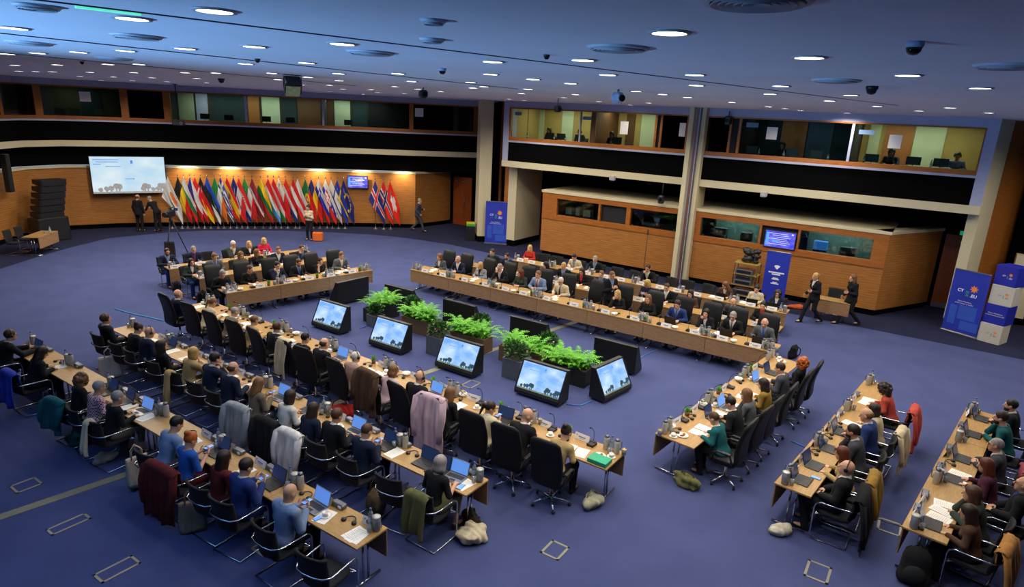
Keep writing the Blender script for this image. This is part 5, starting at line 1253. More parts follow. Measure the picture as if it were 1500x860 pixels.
def planter(p, q, lx, ly, h, mt, kind, label, seed, rz=0.):
    t = thing('planter', label, 'plant', W(p, q, 0), WRZ+rz, 'planters between the monitors'); m = MB(); th = .02
    for c, d in [((lx/2, 0), (th, ly)), ((-lx/2, 0), (th, ly)), ((0, ly/2), (lx, th)), ((0, -ly/2), (lx, th))]: m.box((c[0], c[1], h/2), (d[0]+th*.5, d[1]+th*.5, h), None, 0, .004)
    m.box((0, 0, .02), (lx, ly, .03)); part(t, 'planter_box', m.mesh('planter_box', mt)); m = MB(); m.box((0, 0, h-.05), (lx-th, ly-th, .04)); part(t, 'soil', m.mesh('soil', SOIL))
    if kind == 'fern': part(t, 'fronds', fern_mesh(lx, ly, seed), (0, 0, h-.04))
    else: part(t, 'leaves', shrub_mesh(min(lx, ly)*.62, seed), (0, 0, h-.04)); part(t, 'blossoms', blossom(min(lx, ly)*.62, seed), (0, 0, h-.04))
planter(1.38, 11.25, .42, 1.05, .42, POTD, 'fern', 'bright green fern in a dark planter nearest the flags', 1); planter(3.05, 11.35, 1.1, .42, .42, POTB, 'fern', 'bright green fern in a brown planter behind second monitor', 2)
planter(4.88, 11.45, 1.15, .42, .42, POTB, 'fern', 'bright green fern in a brown planter behind the middle monitor', 3); planter(6.55, 11.45, 1.15, .42, .42, POTB, 'fern', 'bright green fern in a brown planter right of the centre gap', 4); planter(7.95, 11.6, 1.12, .42, .42, POTD, 'fern', 'bright green fern in a black planter nearest the camera', 5)
planter(4.5, 12.3, .46, .42, .50, POTG, 'shrub', 'dark green flowering shrub in a grey planter by the middle monitor', 6); planter(6.9, 12.25, .5, .46, .50, POTG, 'shrub', 'dark green flowering shrub in a grey planter by the nearest monitor', 7)
planter(1.75, 11.85, .42, .3, .36, POTG, 'shrub', 'dark green shrub in front of the dark fern planter', 8); planter(2.35, 10.92, .44, .42, .46, POTG, 'shrub', 'dark green shrub behind the second fern from the flags', 9); planter(4.8, 10.9, .44, .42, .46, POTG, 'shrub', 'dark green shrub behind the middle fern', 10); planter(7.0, 10.95, .48, .42, .44, POTG, 'shrub', 'dark green shrub behind the fern nearest the camera', 11)
# ------------------------------------------------------------------ flags
FC = {}
def fcol(c):
    if c not in FC: FC[c] = mat('flag_'+c.strip('#'), c, .8, var=.06, scale=3, bump=.1)
    return FC[c]
Wt, Bk, Rd, Yl, Bl, Gn, Or = '#d6d4d0', '#121216', '#d01a1c', '#e3bd12', '#16226e', '#1a7a3e', '#e0731a'
def vert(*c): return lambda s, t: c[min(len(c)-1, int(s*len(c)))]
def horz(*c): return lambda s, t: c[min(len(c)-1, int(t*len(c)))]
def cross(f, c, c2=None, x=.37, w=.13, w2=.2):
    def g(s, t):
        d = min(abs(s-x)*1.5, abs(t-.5)); return c if d < w/2 else (c2 if c2 and d < w2/2 else f)
    return g
def cyprus(s, t): return Or if ((s-.5)/.22)**2+((t-.42-.25*(s-.5))/.13)**2 < 1 or ((s-.68)/.14)**2+((t-.33)/.05)**2 < 1 else (Gn if ((s-.5)/.2)**2+((t-.72)/.04)**2 < 1 else Wt)
def czech(s, t): return '#2a2a86' if s*1.5 < .5-abs(t-.5)+.25 and s < .5-abs(t-.5)*.9 else (Wt if t < .5 else Rd)
def greece(s, t):
    if s < .38 and t < .55: return Wt if abs(s-.19) < .045 or abs(t-.275) < .06 else '#1c3aa0'
    return '#1c3aa0' if int(t*9) % 2 == 0 else Wt
def spain(s, t): return ('#9a4a28' if ((s-.33)/.08)**2+((t-.5)/.13)**2 < 1 else Yl) if .25 < t < .75 else Rd
def croatia(s, t):
    if abs(s-.5) < .13 and .25 < t < .75: return Rd if (int(s*24)+int(t*14)) % 2 else Wt
    return Rd if t < .333 else (Wt if t < .667 else '#1a2a8c')
def latvia(s, t): return Wt if .4 < t < .6 else '#8c1a2a'
def malta(s, t): return ('#9a9aa2' if (abs(s-.12) < .05 and abs(t-.15) < .07) else Wt) if s < .5 else Rd
def portugal(s, t):
    d = math.hypot((s-.4)*1.5, t-.5); return Wt if d < .08 else (Rd if d < .14 else (Yl if d < .24 else ('#136c38' if s < .4 else Rd)))
def slovenia(s, t):
    if abs(s-.26) < .09 and .15 < t < .52: return '#1a2a9c' if t > .3 and abs(s-.26) > .03 else ('#1a2a9c' if t < .26 else Wt)
    return Wt if t < .333 else ('#1a2a9c' if t < .667 else Rd)
def slovakia(s, t):
    if abs(s-.33) < .16 and .22 < t < .75: return Wt if (abs(s-.33) < .03 or abs(t-.42) < .04 or abs(t-.56) < .04 or abs(s-.33) > .14) else Rd
    return Wt if t < .333 else ('#1a2a9c' if t < .667 else Rd)
def eu(s, t):
    for k in range(12):
        a = 2*PI*k/12
        if math.hypot((s-.5)*1.5-.33*math.cos(a), t-.5-.33*math.sin(a)) < .06: return Yl
    return Bl
def swiss(s, t): x, y = (s-.5), (t-.5); return '#e6e0d8' if (abs(x) < .09 and abs(y) < .3) or (abs(y) < .12 and abs(x) < .24) else '#e0260f'
FL_ = [(247.5, 'white flag with an orange island shape', cyprus), (262, 'black, yellow and red striped flag with upright bands', vert(Bk, Yl, Rd)), (270.5, 'white, green and red striped flag', horz(Wt, Gn, Rd)), (280, 'flag with a blue wedge over white and red', czech), (286.5, 'red flag with a white cross', cross(Rd, Wt)), (295.5, 'black, red and yellow striped flag', horz(Bk, Rd, Yl)),
       (305, 'blue, black and white striped flag', horz('#1c4ec0', Bk, Wt)), (315.5, 'green, white and orange flag', vert('#1f8f40', Wt, Or)), (324, 'blue and white striped flag with a corner cross', greece), (334, 'red and yellow flag with a brown crest', spain), (343.5, 'dark blue, white and red flag with upright bands', vert(Bl, Wt, Rd)), (351, 'red, white and blue flag with a chequered shield', croatia),
       (359.5, 'green, white and red flag with upright bands', vert('#1f8f40', Wt, Rd)), (370, 'dark red flag with a narrow white band', latvia), (382.5, 'yellow, green and red striped flag', horz(Yl, '#146a3a', Rd)), (393.5, 'red, white and light blue striped flag', horz(Rd, Wt, '#3a92d8')), (401.5, 'red, white and green striped flag', horz(Rd, Wt, '#1f7a34')), (409.5, 'white and red halved flag with a small grey cross', malta),
       (419, 'red, white and dark blue striped flag', horz('#c8141c', Wt, '#1c2c8c')), (430.5, 'red flag with a broad white middle band', horz(Rd, Wt, Rd)), (436.5, 'white over red flag', horz(Wt, '#dc2440')), (447.5, 'green and red flag with a yellow ringed crest', portugal), (456.5, 'blue, yellow and red flag with upright bands', vert(Bl, Yl, Rd)), (467, 'white, blue and red flag with a small blue shield', slovenia),
       (477.5, 'white, blue and red flag with a large red shield', slovakia), (485.5, 'white flag with a blue cross', cross(Wt, '#1a2a7c')), (494.5, 'blue flag with a yellow cross', cross('#1c3494', Yl)), (504, 'blue flag with a ring of yellow stars', eu), (549.5, 'blue flag with a white-edged red cross', cross('#16267e', '#d81e22', Wt, .36, .12, .24)), (562, 'red flag with a white-edged blue cross', cross('#d8201e', '#16245e', Wt, .36, .12, .24)), (572, 'red flag with a white square cross', swiss)]
def flag(px, lb, fn, i):
    q, e = onpoly(px, 280, FAR, -.50); t = thing('flag', lb+' by the far wall', 'flag', (q.x, q.y, 0), math.atan2(e.y, e.x), 'national flags along the far wall'); top = 2.52
    m = MB(); m.tube([(0, 0, .03), (0, 0, top)], .014, 8); part(t, 'pole', m.mesh('pole', ALU)); m = MB(); m.lathe([(.016, 0), (.024, .02), (.02, .06), (.004, .13), (0, .132)], (0, 0, top), 10); part(t, 'finial', m.mesh('finial', CHROME))
    m = MB(); m.lathe([(.11, 0), (.11, .02), (.05, .035), (.03, .06), (.02, .12)], n=16); part(t, 'pole_base', m.mesh('pole_base', ALU))
    cols = []; m = MB(); NS, NT = 42, 30; rr = random.Random(i); ph = rr.uniform(0, 6)
    def pt(s, tt):
        x = -.33*tt+.47*s+.36*s*tt; z = top-.03-.98*tt-1.36*s+.08*s*tt; u = 1.2*tt-.9*s
        return Vector((x+.012*math.sin(3*z+ph), -.035-.40*x-.05*math.sin(7*u+ph)*(min(1, s*1.6+tt*.9))-.03*math.sin(13*u+2*ph)*min(1, s+tt), z))
    vs = [pt(a/NS, b/NT) for b in range(NT+1) for a in range(NS+1)]
    for b in range(NT):
        for a in range(NS):
            c = fn((a+.5)/NS, (b+.5)/NT)
            if c not in cols: cols.append(c)
    fs = [(b*(NS+1)+a, (b+1)*(NS+1)+a, (b+1)*(NS+1)+a+1, b*(NS+1)+a+1) for b in range(NT) for a in range(NS)]
    me = bpy.data.meshes.new('flag_cloth'); me.from_pydata(vs, [], fs)
    for c in cols: me.materials.append(fcol(c))
    me.polygons.foreach_set('material_index', [cols.index(fn((a+.5)/NS, (b+.5)/NT)) for b in range(NT) for a in range(NS)]); me.polygons.foreach_set('use_smooth', [True]*len(fs)); me.update()
    o = part(t, 'flag_cloth', me); so = o.modifiers.new('thickness', 'SOLIDIFY'); so.thickness = .006
for i, a in enumerate(FL_): flag(*a, i)
# ------------------------------------------------------------------ banners, boxes, screens
def text_mesh(s, size, mt, bold=0.):
    cu = bpy.data.curves.new('t', 'FONT'); cu.body = s; cu.size = size; cu.align_x = 'CENTER'; cu.align_y = 'CENTER'; cu.extrude = .001; cu.offset = bold
    o = bpy.data.objects.new('t', cu); COL.objects.link(o); dg = bpy.context.evaluated_depsgraph_get(); me = bpy.data.meshes.new_from_object(o.evaluated_get(dg)); bpy.data.objects.remove(o); me.materials.clear(); me.materials.append(mt); return me
BLUEB = mat('banner_blue', '#2233a8', .5, var=.12, scale=1.3); WT = mat('print_white', '#e8e8f0', .6); GT = mat('print_green', '#3f9a6a', .6); OT = mat('print_orange', '#e88a35', .6, var=.2, scale=20); FAINT = mat('banner_blue_light', '#2f55bd', .5, var=.1, scale=2)
SX = Matrix.Rotation(PI/2, 4, 'X')
def sun(r):
    m = MB()
    for k in range(8):
        a = 2*PI*k/8+.2; c, s = math.cos(a), math.sin(a); m.add([(r*.25*c-r*.24*s, 0, r*.25*s+r*.24*c), (r*c-r*.12*s, 0, r*s+r*.12*c), (r*c+r*.12*s, 0, r*s-r*.12*c), (r*.25*c+r*.24*s, 0, r*.25*s-r*.24*c)], [(3, 2, 1, 0)])
    m.add([(r*.5*math.cos(2*PI*k/16), -.0004, r*.5*math.sin(2*PI*k/16)) for k in range(16)], [list(range(16))]); return m.mesh('emblem', OT)
def logo(t, x, z, s, y, dark=False):
    """CY / 20 26 / .EU with the orange sun; s = letter height"""
    k = WT if not dark else INK
    for tx, dx, dz, sz, mt in [('CY', -1.9*s, .55*s, 1.25*s, k), ('20', -.05*s, .35*s, .95*s, GT), ('26', -.05*s, -.55*s, .95*s, GT), ('.EU', 1.75*s, -.5*s, 1.25*s, k)]:
        part(t, 'lettering', text_mesh(tx, sz, mt, .02*sz), matrix=Matrix.Translation((x+dx, y, z+dz)) @ SX)
    part(t, 'emblem', sun(1.05*s), (x+1.55*s, y, z+1.55*s))
def small_print(t, x, z, s, y, lines, mt=None):
    for i, l in enumerate(lines): part(t, 'lettering', text_mesh(l, s, mt or WT), matrix=Matrix.Translation((x, y, z-i*s*1.25)) @ SX)
CP = ['Cyprus Presidency', 'of the Council of the EU']
def banner(pos, rz, w, h, label, mark):
    t = thing('roll_up_banner', label, 'banner', pos, rz, 'blue roll-up banners'); m = MB(); m.box((0, 0, h/2+.04), (w, .012, h-.1)); part(t, 'banner_sheet', m.mesh('banner_sheet', BLUEB))
    m = MB(); m.box((0, 0, .045), (w+.04, .14, .07), None, 0, .015); part(t, 'base', m.mesh('base', ALU)); m = MB(); m.box((0, 0, h), (w+.01, .03, .035), None, 0, .006); part(t, 'top_rail', m.mesh('top_rail', ALU)); m = MB(); m.tube([(0, .03, .06), (0, .03, h)], .012, 6); part(t, 'support_pole', m.mesh('support_pole', ALU))
    if mark == 'logo':
        logo(t, -.02*w, h*.66, .105*w, -.009); small_print(t, -.04*w, h*.525, .052*w, -.009, CP)
        for x, z, dw, dh in [(.1, .36, .5, .22), (-.3, .3, .2, .3), (.22, .16, .5, .14)]: m = MB(); m.box((x*w, -.0065, z*h), (dw*w, .001, dh*h)); part(t, 'printed_pattern', m.mesh('printed_pattern', FAINT))
    else:
        m = MB(); c = Vector((0, -.008, h*.745)); m.add([c+Vector(v)*w for v in [(-.13, 0, .05), (-.06, 0, .085), (0, 0, .095), (.06, 0, .085), (.13, 0, .05), (.02, 0, -.085), (-.02, 0, -.085)]], [(6, 5, 4, 3, 2, 1, 0)]); part(t, 'emblem', m.mesh('emblem', WT))
        m = MB()
        for z, ww, hh in [(.655, .66, .022), (.625, .36, .02), (.565, .22, .014), (.545, .3, .016), (.49, .2, .014), (.47, .34, .016)]: m.box((0, -.008, z*h), (ww*w, .002, hh*h), None, 0)
        part(t, 'text_lines', m.mesh('text_lines', WT))
    return t
def face2(a, b): return math.atan2(b.y-a.y, b.x-a.x)
a, b = at(709, 357), at(742.5, 359.5); banner((a+b)/2, face2(a, b), 1.06, 2.06, 'blue roll-up banner with orange sun emblem beside the white column', 'logo')
a, b = at(1378, 483), at(1429, 498); banner((a+b)/2, face2(a, b), 1.02, 2.06, 'large blue roll-up banner beside the stack of boxes', 'logo')
a = W(10.45, 1.86); banner(a, WRZ, .76, 2.06, 'blue roll-up banner with white crest under the wall screen', 'crest')
def cube(x, y, z, s, rz, mt, label, dark, words=False):
    t = thing('display_box', label, 'box', (x, y, z), rz, 'stacked display boxes'); m = MB(); m.box((0, 0, s/2), (s, s, s), None, 0, .008); part(t, 'box_body', m.mesh('box_body', mt))
    if words: small_print(t, 0, s*.55, .085*s, -s/2-.002, CP)
    else: logo(t, .08*s, s*.45, .085*s, -s/2-.002, dark)
    return t
WB = mat('box_white', '#c3bfb4', .6, var=.04, scale=3); BB = mat('box_blue', '#2026a0', .5, var=.06, scale=3)
bx = at(1452, 503); fz = math.atan2(bx.y, bx.x)-PI/2
for k, (mt, lb, dark, wd, dr) in enumerate([(WB, 'white printed box at the bottom of the stack', True, False, -.3), (BB, 'blue box with lettering, second from the bottom', False, True, -.35), (WB, 'white printed box, third from the bottom', True, False, -.3), (BB, 'blue printed box on top of the stack', False, False, -.45)]): cube(bx.x+.14+.03*k, bx.y+.2, .006+.602*k, .6, fz+dr, mt, lb, dark, wd)
def screen(name, label, corners_w, h, pos, rz, mats, tilt=0., frame=.03, cat='screen'):
    t = thing(name, label, cat, pos, rz, None, rot=(tilt, 0, rz)); w = corners_w; m = MB(); m.box((0, .03, 0), (w+2*frame, .06, h+2*frame), None, 0, .006); part(t, 'housing', m.mesh('housing', BLACK)); return t
q, e = onpoly(189, 255, FAR, -.42); t = screen('projection_screen', 'large wall screen showing a pale slide left of the flags', 2.95, 1.66, (q.x, q.y, 2.52), math.atan2(e.y, e.x)+.12, None); m = MB(); slide(m, 2.95, 1.66, 0); part(t, 'screen', m.mesh('screen', [SKYW, LINE, TREEW, TREEW]), (0, -.006, 0))
VIO = screen_mat('screen_violet', '#3a35e0', '#7f7cf2', 1.); VLN = mat('screen_pale_text', '#a9b8fa', .4, emit=.9); VBL = mat('screen_blue_block', '#4a8cf0', .4, emit=.9)
def tv(label, w, h, pos, rz):
    t = screen('wall_monitor', label, w, h, pos, rz, None); m = MB(); m.box((0, -.002, 0), (w, .004, h), None, 0)
    for i in range(7): m.box((-.08*w+.1*w*(i % 3), -.005, (.36-.11*i)*h), ((.62-.08*(i % 3))*w, .002, .03*h), None, 1)
    m.box((-.42*w, -.005, 0), (.09*w, .002, .8*h), None, 2); m.box((-.15*w, -.0055, -.12*h), (.2*w, .002, .12*h), None, 2); m.box((.4*w, -.005, .38*h), (.07*w, .002, .1*h), None, 1); part(t, 'screen', m.mesh('screen', [VIO, VLN, VBL])); m = MB(); m.box((0, .12, 0), (.3*w, .16, .3*h)); part(t, 'bracket', m.mesh('bracket', BLACK)); return t
q, e = onpoly(524, 274, FAR, -.22); tv('violet wall monitor on the wood wall right of the flags', .98, .58, (q.x, q.y, 2.36), math.atan2(e.y, e.x)); tv('violet wall monitor above the crest banner', 1.02, .58, W(10.06, .08, 2.18), WRZ)
# ------------------------------------------------------------------ people on their feet
def look(px, py): v = at(px, py); return v
v = look(206, 339); person((v.x, v.y), -.15, 'm', 'S', 0, 'ring', 'b', 'k', 'k', 'k', '', 'man in black standing with his back turned beside the wall screen')
v = look(233, 339); person((v.x, v.y), 1.25, 'm', 'B', 0, 'crop', 'g', 'e', 'k', 'k', '', 'grey-haired man in black t-shirt bending forward by the flags')
v = look(454, 352); person((v.x, v.y), PI-.2, 'f', 'D', 0, 'bun', 'd', 't', 'c', 'k', '', 'woman in white shirt and black waistcoat standing before the flags', None, 'l', .96)
v = look(612, 339); person((v.x, v.y), -1.5, 'm', 'G', 0, 'crop', 'g', 'sw', 'gy', 'gy', 'tb', 'man in dark suit walking past the far wall right of flags')
q = ROWS['R2'].pos(5.15, -.55, 0); person((q.x, q.y), WRZ-PI/2-.5, 'm', 'D', 0, 'crop', 'l', 'slb', 'k', 'k', 'gy', 'man in black suit and lanyard standing between the far right tables', None, 'l', .98)
v = look(1186, 473); person((v.x, v.y), PI/2+.25, 'f', 'G', 0, 'pony', 'y', 'jw', 'k', 'k', '', 'blonde woman with ponytail in black walking left near the desk', None, 'l', .98)
v = look(1240, 476); person((v.x, v.y), PI/2+.1, 'f', 'G', 0, 'long', 'l', 'jk', 'k', 'k', '', 'long-haired woman in black trouser suit walking behind the blonde woman', None, 'l', .99)
for (p_, q_, sex, hair, hc, top, tc, lb) in [(-.55, -1.25, 'f', 'long', 'd', 'k', 'k', 'interpreter with dark hair at the left end of the lit booth'), (1.0, -1.25, 'm', 'crop', 'd', 't', 'g', 'interpreter in a grey shirt in the lit booth'), (2.55, -1.25, 'f', 'long', 'k', 'k', 'k', 'interpreter with long black hair in the lit booth'), (9.4, -1.25, 'f', 'long', 'd', 'k', 'k', 'interpreter in the dim booth with a paper on its glass'), (12.9, -1.25, 'f', 'bob', 'd', 'k', 'gy', 'interpreter in a dark top in the right-hand lit booth'), (14.75, -1.25, 'm', 'short', 'd', 't', 'lb', 'interpreter in a pale shirt at the right end of the booths')]:
    v = W(p_, q_); t = cant_chair(v.x, v.y, WRZ+PI, 'chair of the '+lb, 'chairs in the booths', 4.25); person((v.x, v.y), WRZ+PI, sex, 'T', 0, hair, hc, top, tc, 'k', 'h', lb, None, 'm', 1.0, 4.25)
def booth_monitor(x, y, z, rz, label):
    t = thing('desk_monitor', label, 'monitor', (x, y, z), rz, 'monitors on the booth desks'); m = MB(); m.box((0, 0, .20), (.42, .03, .26), None, 0, .006); part(t, 'display', m.mesh('display', BLACK)); m = MB(); m.box((0, 0, .006), (.2, .14, .012)); m.tube([(0, .02, .01), (0, .02, .15)], .014, 6); part(t, 'stand', m.mesh('stand', BLACK))
for i, p_ in enumerate([-.1, .45, 1.35, 3.1, 5.5, 8.5, 9.9, 10.7, 12.4, 13.6, 14.35]): v = W(p_, -.45); booth_monitor(v.x, v.y, 5.03, WRZ, 'black desk monitor behind the booth glass, %s from the left' % ['first', 'second', 'third', 'fourth', 'fifth', 'sixth', 'seventh', 'eighth', 'ninth', 'tenth', 'eleventh'][i])
for i, p_ in enumerate([-1.2, .2, .75, 2.9, 3.6, 8.8, 9.65, 11.1, 12.2, 13.2, 14.1]): put('water_bottle', W(p_, -.3, 5.03), 0, 'small bottle on the booth sill, %s from the left' % ['first', 'second', 'third', 'fourth', 'fifth', 'sixth', 'seventh', 'eighth', 'ninth', 'tenth', 'eleventh'][i], 'bottles on the booth sills')
for i, px in enumerate([88, 110, 145, 300, 335, 390, 425, 510, 545, 575]): q, e = onpoly(px, 168, FAR, .55); booth_monitor(q.x, q.y, 5.06, math.atan2(e.y, e.x), 'dark desk monitor behind the far windows, %s from the left' % ['first', 'second', 'third', 'fourth', 'fifth', 'sixth', 'seventh', 'eighth', 'ninth', 'tenth'][i])
band('trim_200', FAR, 5.0, 5.06, BDARK, .2, .6)
def notice(pos, rz, w, h, label, mt): m = MB(); m.box((0, 0, 0), (w, .006, h)); solo('notice', m.mesh('notice', mt), label, 'notice', pos, rz)
SIGN = mat('pale_blue_sign', '#5d7ca0', .6)
for p_, z, w, h, lb, mt in [(3.55, 5.75, .34, .5, 'white sheet stuck on the lit booth window', CARD), (5.95, 5.8, .24, .5, 'white sheet on the dark booth window left of the column', CARD), (9.2, 5.85, .36, .42, 'white sheet on the dim booth window', CARD), (13.0, 5.8, .36, .42, 'white sheet on the right-hand lit booth window', CARD), (-1.55, 6.1, .36, .14, 'small blue sign at the left end of the booth windows', SIGN), (1.85, 6.05, .4, .14, 'small blue sign beside the booth mullion', SIGN), (8.5, 6.1, .42, .16, 'small pale sign on the dim booth window', SIGN), (12.15, 6.05, .46, .14, 'small blue sign on the right-hand lit booth', SIGN)]: notice(W(p_, -.045, z), WRZ, w, h, lb, mt)
for px, py, lb in [(124.6, 142, 'white sheet on the left far window'), (614, 169, 'white sheet on the dark far window')]: q, e = onpoly(px, py, FAR, .03); notice((q.x, q.y, 5.92), math.atan2(e.y, e.x), .42, .42, lb, CARD)
# control room behind the lower windows
for i, (p_, w, h, mt) in enumerate([(1.0, .3, .3, WB), (1.45, .2, .34, WB), (1.9, .35, .28, WB), (4.9, .8, .12, GREYM), (5.6, .7, .16, BLACK), (7.7, .5, .3, GREYM), (8.7, .4, .25, GREYM), (11.3, .45, .3, VBL), (12.2, .5, .22, GREYM)]):
    t = thing('equipment_case', 'equipment case in the control room, %s from the left' % ['first', 'second', 'third', 'fourth', 'fifth', 'sixth', 'seventh', 'eighth', 'ninth'][i], 'equipment', W(p_, -.75, 1.0), WRZ, 'equipment behind the control room windows'); m = MB(); m.box((0, 0, .45), (w*.9, .4, .9), None, 0, .01); part(t, 'stand', m.mesh('stand', BDARK)); m = MB(); m.box((0, 0, .9+h/2), (w, .3, h), None, 0, .01); part(t, 'case', m.mesh('case', mt))
# ------------------------------------------------------------------ loudspeakers, desk, rack, stands
def cabinet(w, d, h): m = MB(); m.box((0, 0, h/2), (w, d, h), None, 0, .015); return m
v = at(74, 343)*.955; rz = math.atan2(v.y, v.x)-PI/2+.5
t = thing('subwoofer', 'black loudspeaker cabinet on the floor under the speaker column', 'speaker', (v.x, v.y, 0), rz); part(t, 'cabinet', cabinet(1.25, .7, 1.0).mesh('cabinet', BLACK)); m = MB(); m.box((0, -.36, .5), (1.15, .015, .88)); part(t, 'grille', m.mesh('grille', MESHF))
for k in range(6):
    tl = .03*k; t = thing('line_array_speaker', 'black angled speaker in the column by the left wall, %s from the top' % ['sixth', 'fifth', 'fourth', 'third', 'second', 'first'][k], 'speaker', (v.x+.02*k, v.y+.05*k, 1.0+.265*k), rz, 'stacked column speakers', rot=(.06, 0, rz)); m = MB()
    m.add([(-.5, .32, .03), (.5, .32, .03), (.5, -.3, .0), (-.5, -.3, .0), (-.5, .32, .21), (.5, .32, .21), (.5, -.3, .25), (-.5, -.3, .25)], [(0, 1, 2, 3), (7, 6, 5, 4), (3, 2, 6, 7), (1, 0, 4, 5), (0, 3, 7, 4), (2, 1, 5, 6)]); part(t, 'cabinet', m.mesh('cabinet', BLACK)); m = MB(); m.box((0, -.305, .125), (.9, .012, .2)); part(t, 'grille', m.mesh('grille', MESHF))
q, e = onpoly(10, 250, FAR, -.35); t = thing('column_speaker', 'slim black column speaker hanging at the left edge', 'speaker', (q.x, q.y, 2.1), math.atan2(e.y, e.x)); part(t, 'cabinet', cabinet(.24, .22, 1.5).mesh('cabinet', BLACK)); m = MB(); m.box((0, -.115, .75), (.2, .012, 1.4)); part(t, 'grille', m.mesh('grille', MESHF))
a, b = at(57, 348, .74), at(85, 338, .74); d_ = (b-a); rz = math.atan2(d_.y, d_.x); c = (a+b)/2-Vector((-math.sin(rz), math.cos(rz), 0))*-.3; table(c.x, c.y, rz+PI, d_.length, .6, 'small oak table by the left wall with bottles', None)
nn = Vector((-math.sin(rz), math.cos(rz), 0))
for k, (ds, lb) in enumerate([(-.35, 'black chair behind the small table at the left wall, nearer one'), (.4, 'black chair behind the small table at the left wall, further one')]):
    g = c+nn*.72+Vector((d_.normalized()))*ds; cant_chair(g.x, g.y, rz+PI, lb, 'chairs at the small side table')
put('water_bottle', (c.x+.25, c.y+.2, .7405), 0, 'clear bottle on the small table by the left wall'); put('drinking_glass', (c.x+.1, c.y+.1, .7405), 0, 'glass on the small table by the left wall')
a, b = at(1196, 457, .3), at(1231, 462, .3); c = (a+b)/2; d_ = b-a; rz = WRZ; table(c.x+.25*NW.x*-1, c.y-.25*NW.y, rz+PI, 1.15, .5, 'small oak desk behind the two walking women', None); g = c-Vector((NW.x, NW.y, 0))*.85; cant_chair(g.x, g.y, rz+PI, 'black chair behind the small desk of the walking women', None)
# equipment trolley
o = W(9.25, .75); t = thing('equipment_trolley', 'wooden equipment trolley with shelves of devices by the veneer wall', 'trolley', o, WRZ); SH = mat('trolley_wood', '#a08a45', .5, var=.1, scale=5)
for z in (.12, .5, .9, 1.3): m = MB(); m.box((0, 0, z), (.85, .55, .03)); part(t, 'shelf', m.mesh('shelf', SH))
for sx in (-1, 1):
    for sy in (-1, 1): m = MB(); m.tube([(sx*.4, sy*.25, .07), (sx*.4, sy*.25, 1.32)], .018, 6); part(t, 'post', m.mesh('post', BLACK)); m = MB(); m.lathe([(.0, -.015), (.03, -.015), (.03, .015), (0, .015)], (sx*.4, sy*.25, .032), 10, 0, RY(PI/2)); part(t, 'castor', m.mesh('castor', BLACK))
for i, (z, h, y, lb) in enumerate([(.135, .2, -.05, 'bottom'), (.515, .17, -.06, 'second'), (.515+.18, .15, -.02, 'stacked second'), (.915, .16, -.05, 'third')]):
    u = thing('rack_device', 'silver device on the %s shelf of the trolley' % lb, 'device', W(9.25, .75-y, z), WRZ, 'devices on the trolley'); m = MB(); m.box((-.05, 0, h/2), (.62, .42, h), None, 0, .008); part(u, 'case', m.mesh('case', ALU)); m = MB(); m.box((-.05, -.213, h/2), (.5, .01, h*.6)); part(u, 'front_panel', m.mesh('front_panel', BLACK))
L = [elli((random.Random(k).uniform(-.26, .26), random.Random(k+50).uniform(-.14, .14), .06+random.Random(k+90).uniform(0, .42)), (.10, .07, .08), None, .02) for k in range(30)]
F, lo, ax = field(L, .016); X = grid_pts(ax); F = np.maximum(F, -X[..., 2]); V, Q = nets(F, lo, .016); solo('cable_heap', vmesh('cable_heap', V, Q, BLACK), 'tangled black cables heaped on top of the trolley', 'cables', W(9.3, .75, 1.316), WRZ)
# microphone stand by the veneer wall
o = W(5.15, .35); t = thing('microphone_stand', 'tall black microphone stand in front of the veneer wall', 'microphone stand', o, 0); m = MB(); m.lathe([(.15, 0), (.15, .02), (.03, .04), (.012, .06)], n=16); part(t, 'base', m.mesh('base', BLACK)); m = MB(); m.tube([(0, 0, .04), (.02, 0, 1.7)], .012, 8); part(t, 'pole', m.mesh('pole', BLACK)); m = MB(); m.tube([(.02, 0, 1.68), (.02, 0, 1.76), (.02, 0, 1.84)], [.018, .024, .035], 10); m.ell((.02, 0, 1.86), (.038, .038, .04)); part(t, 'microphone_head', m.mesh('microphone_head', BLACK))
# tripod camera
v = at(255, 372); t = thing('video_camera_tripod', 'video camera on a black tripod in front of the flags', 'camera', (v.x, v.y, 0), 0)
for k in range(3): a = 2*PI*k/3+.5; m = MB(); m.tube([(.05*math.cos(a), .05*math.sin(a), 1.35), (.5*math.cos(a), .5*math.sin(a), .02)], [.025, .018], 8); part(t, 'leg', m.mesh('leg', BLACK))
m = MB(); m.lathe([(.06, 1.28), (.08, 1.34), (.05, 1.42), (.04, 1.5)], n=12); part(t, 'head', m.mesh('head', BLACK)); m = MB(); m.box((0, 0, 1.64), (.2, .5, .26), None, 0, .03); m.tube([(0, -.25, 1.64), (0, -.42, 1.64)], [.09, .1], 14); m.box((0, .1, 1.85), (.05, .34, .04), None, 0, .01); m.box((0, .1, 1.8), (.04, .04, .1)); part(t, 'camera_body', m.mesh('camera_body', BLACK)); m = MB(); m.box((.12, .22, 1.78), (.16, .02, .11)); part(t, 'viewfinder_screen', m.mesh('viewfinder_screen', SCREEND))
m = MB(); m.tube([(0, .1, 1.45), (.1, .5, 1.3)], .012, 6); part(t, 'pan_handle', m.mesh('pan_handle', BLACK))
tote((v.x+.15, v.y-.55, .0), .3, '#17181b', 'black holdall leaning on the camera tripod', .38, .62, False)
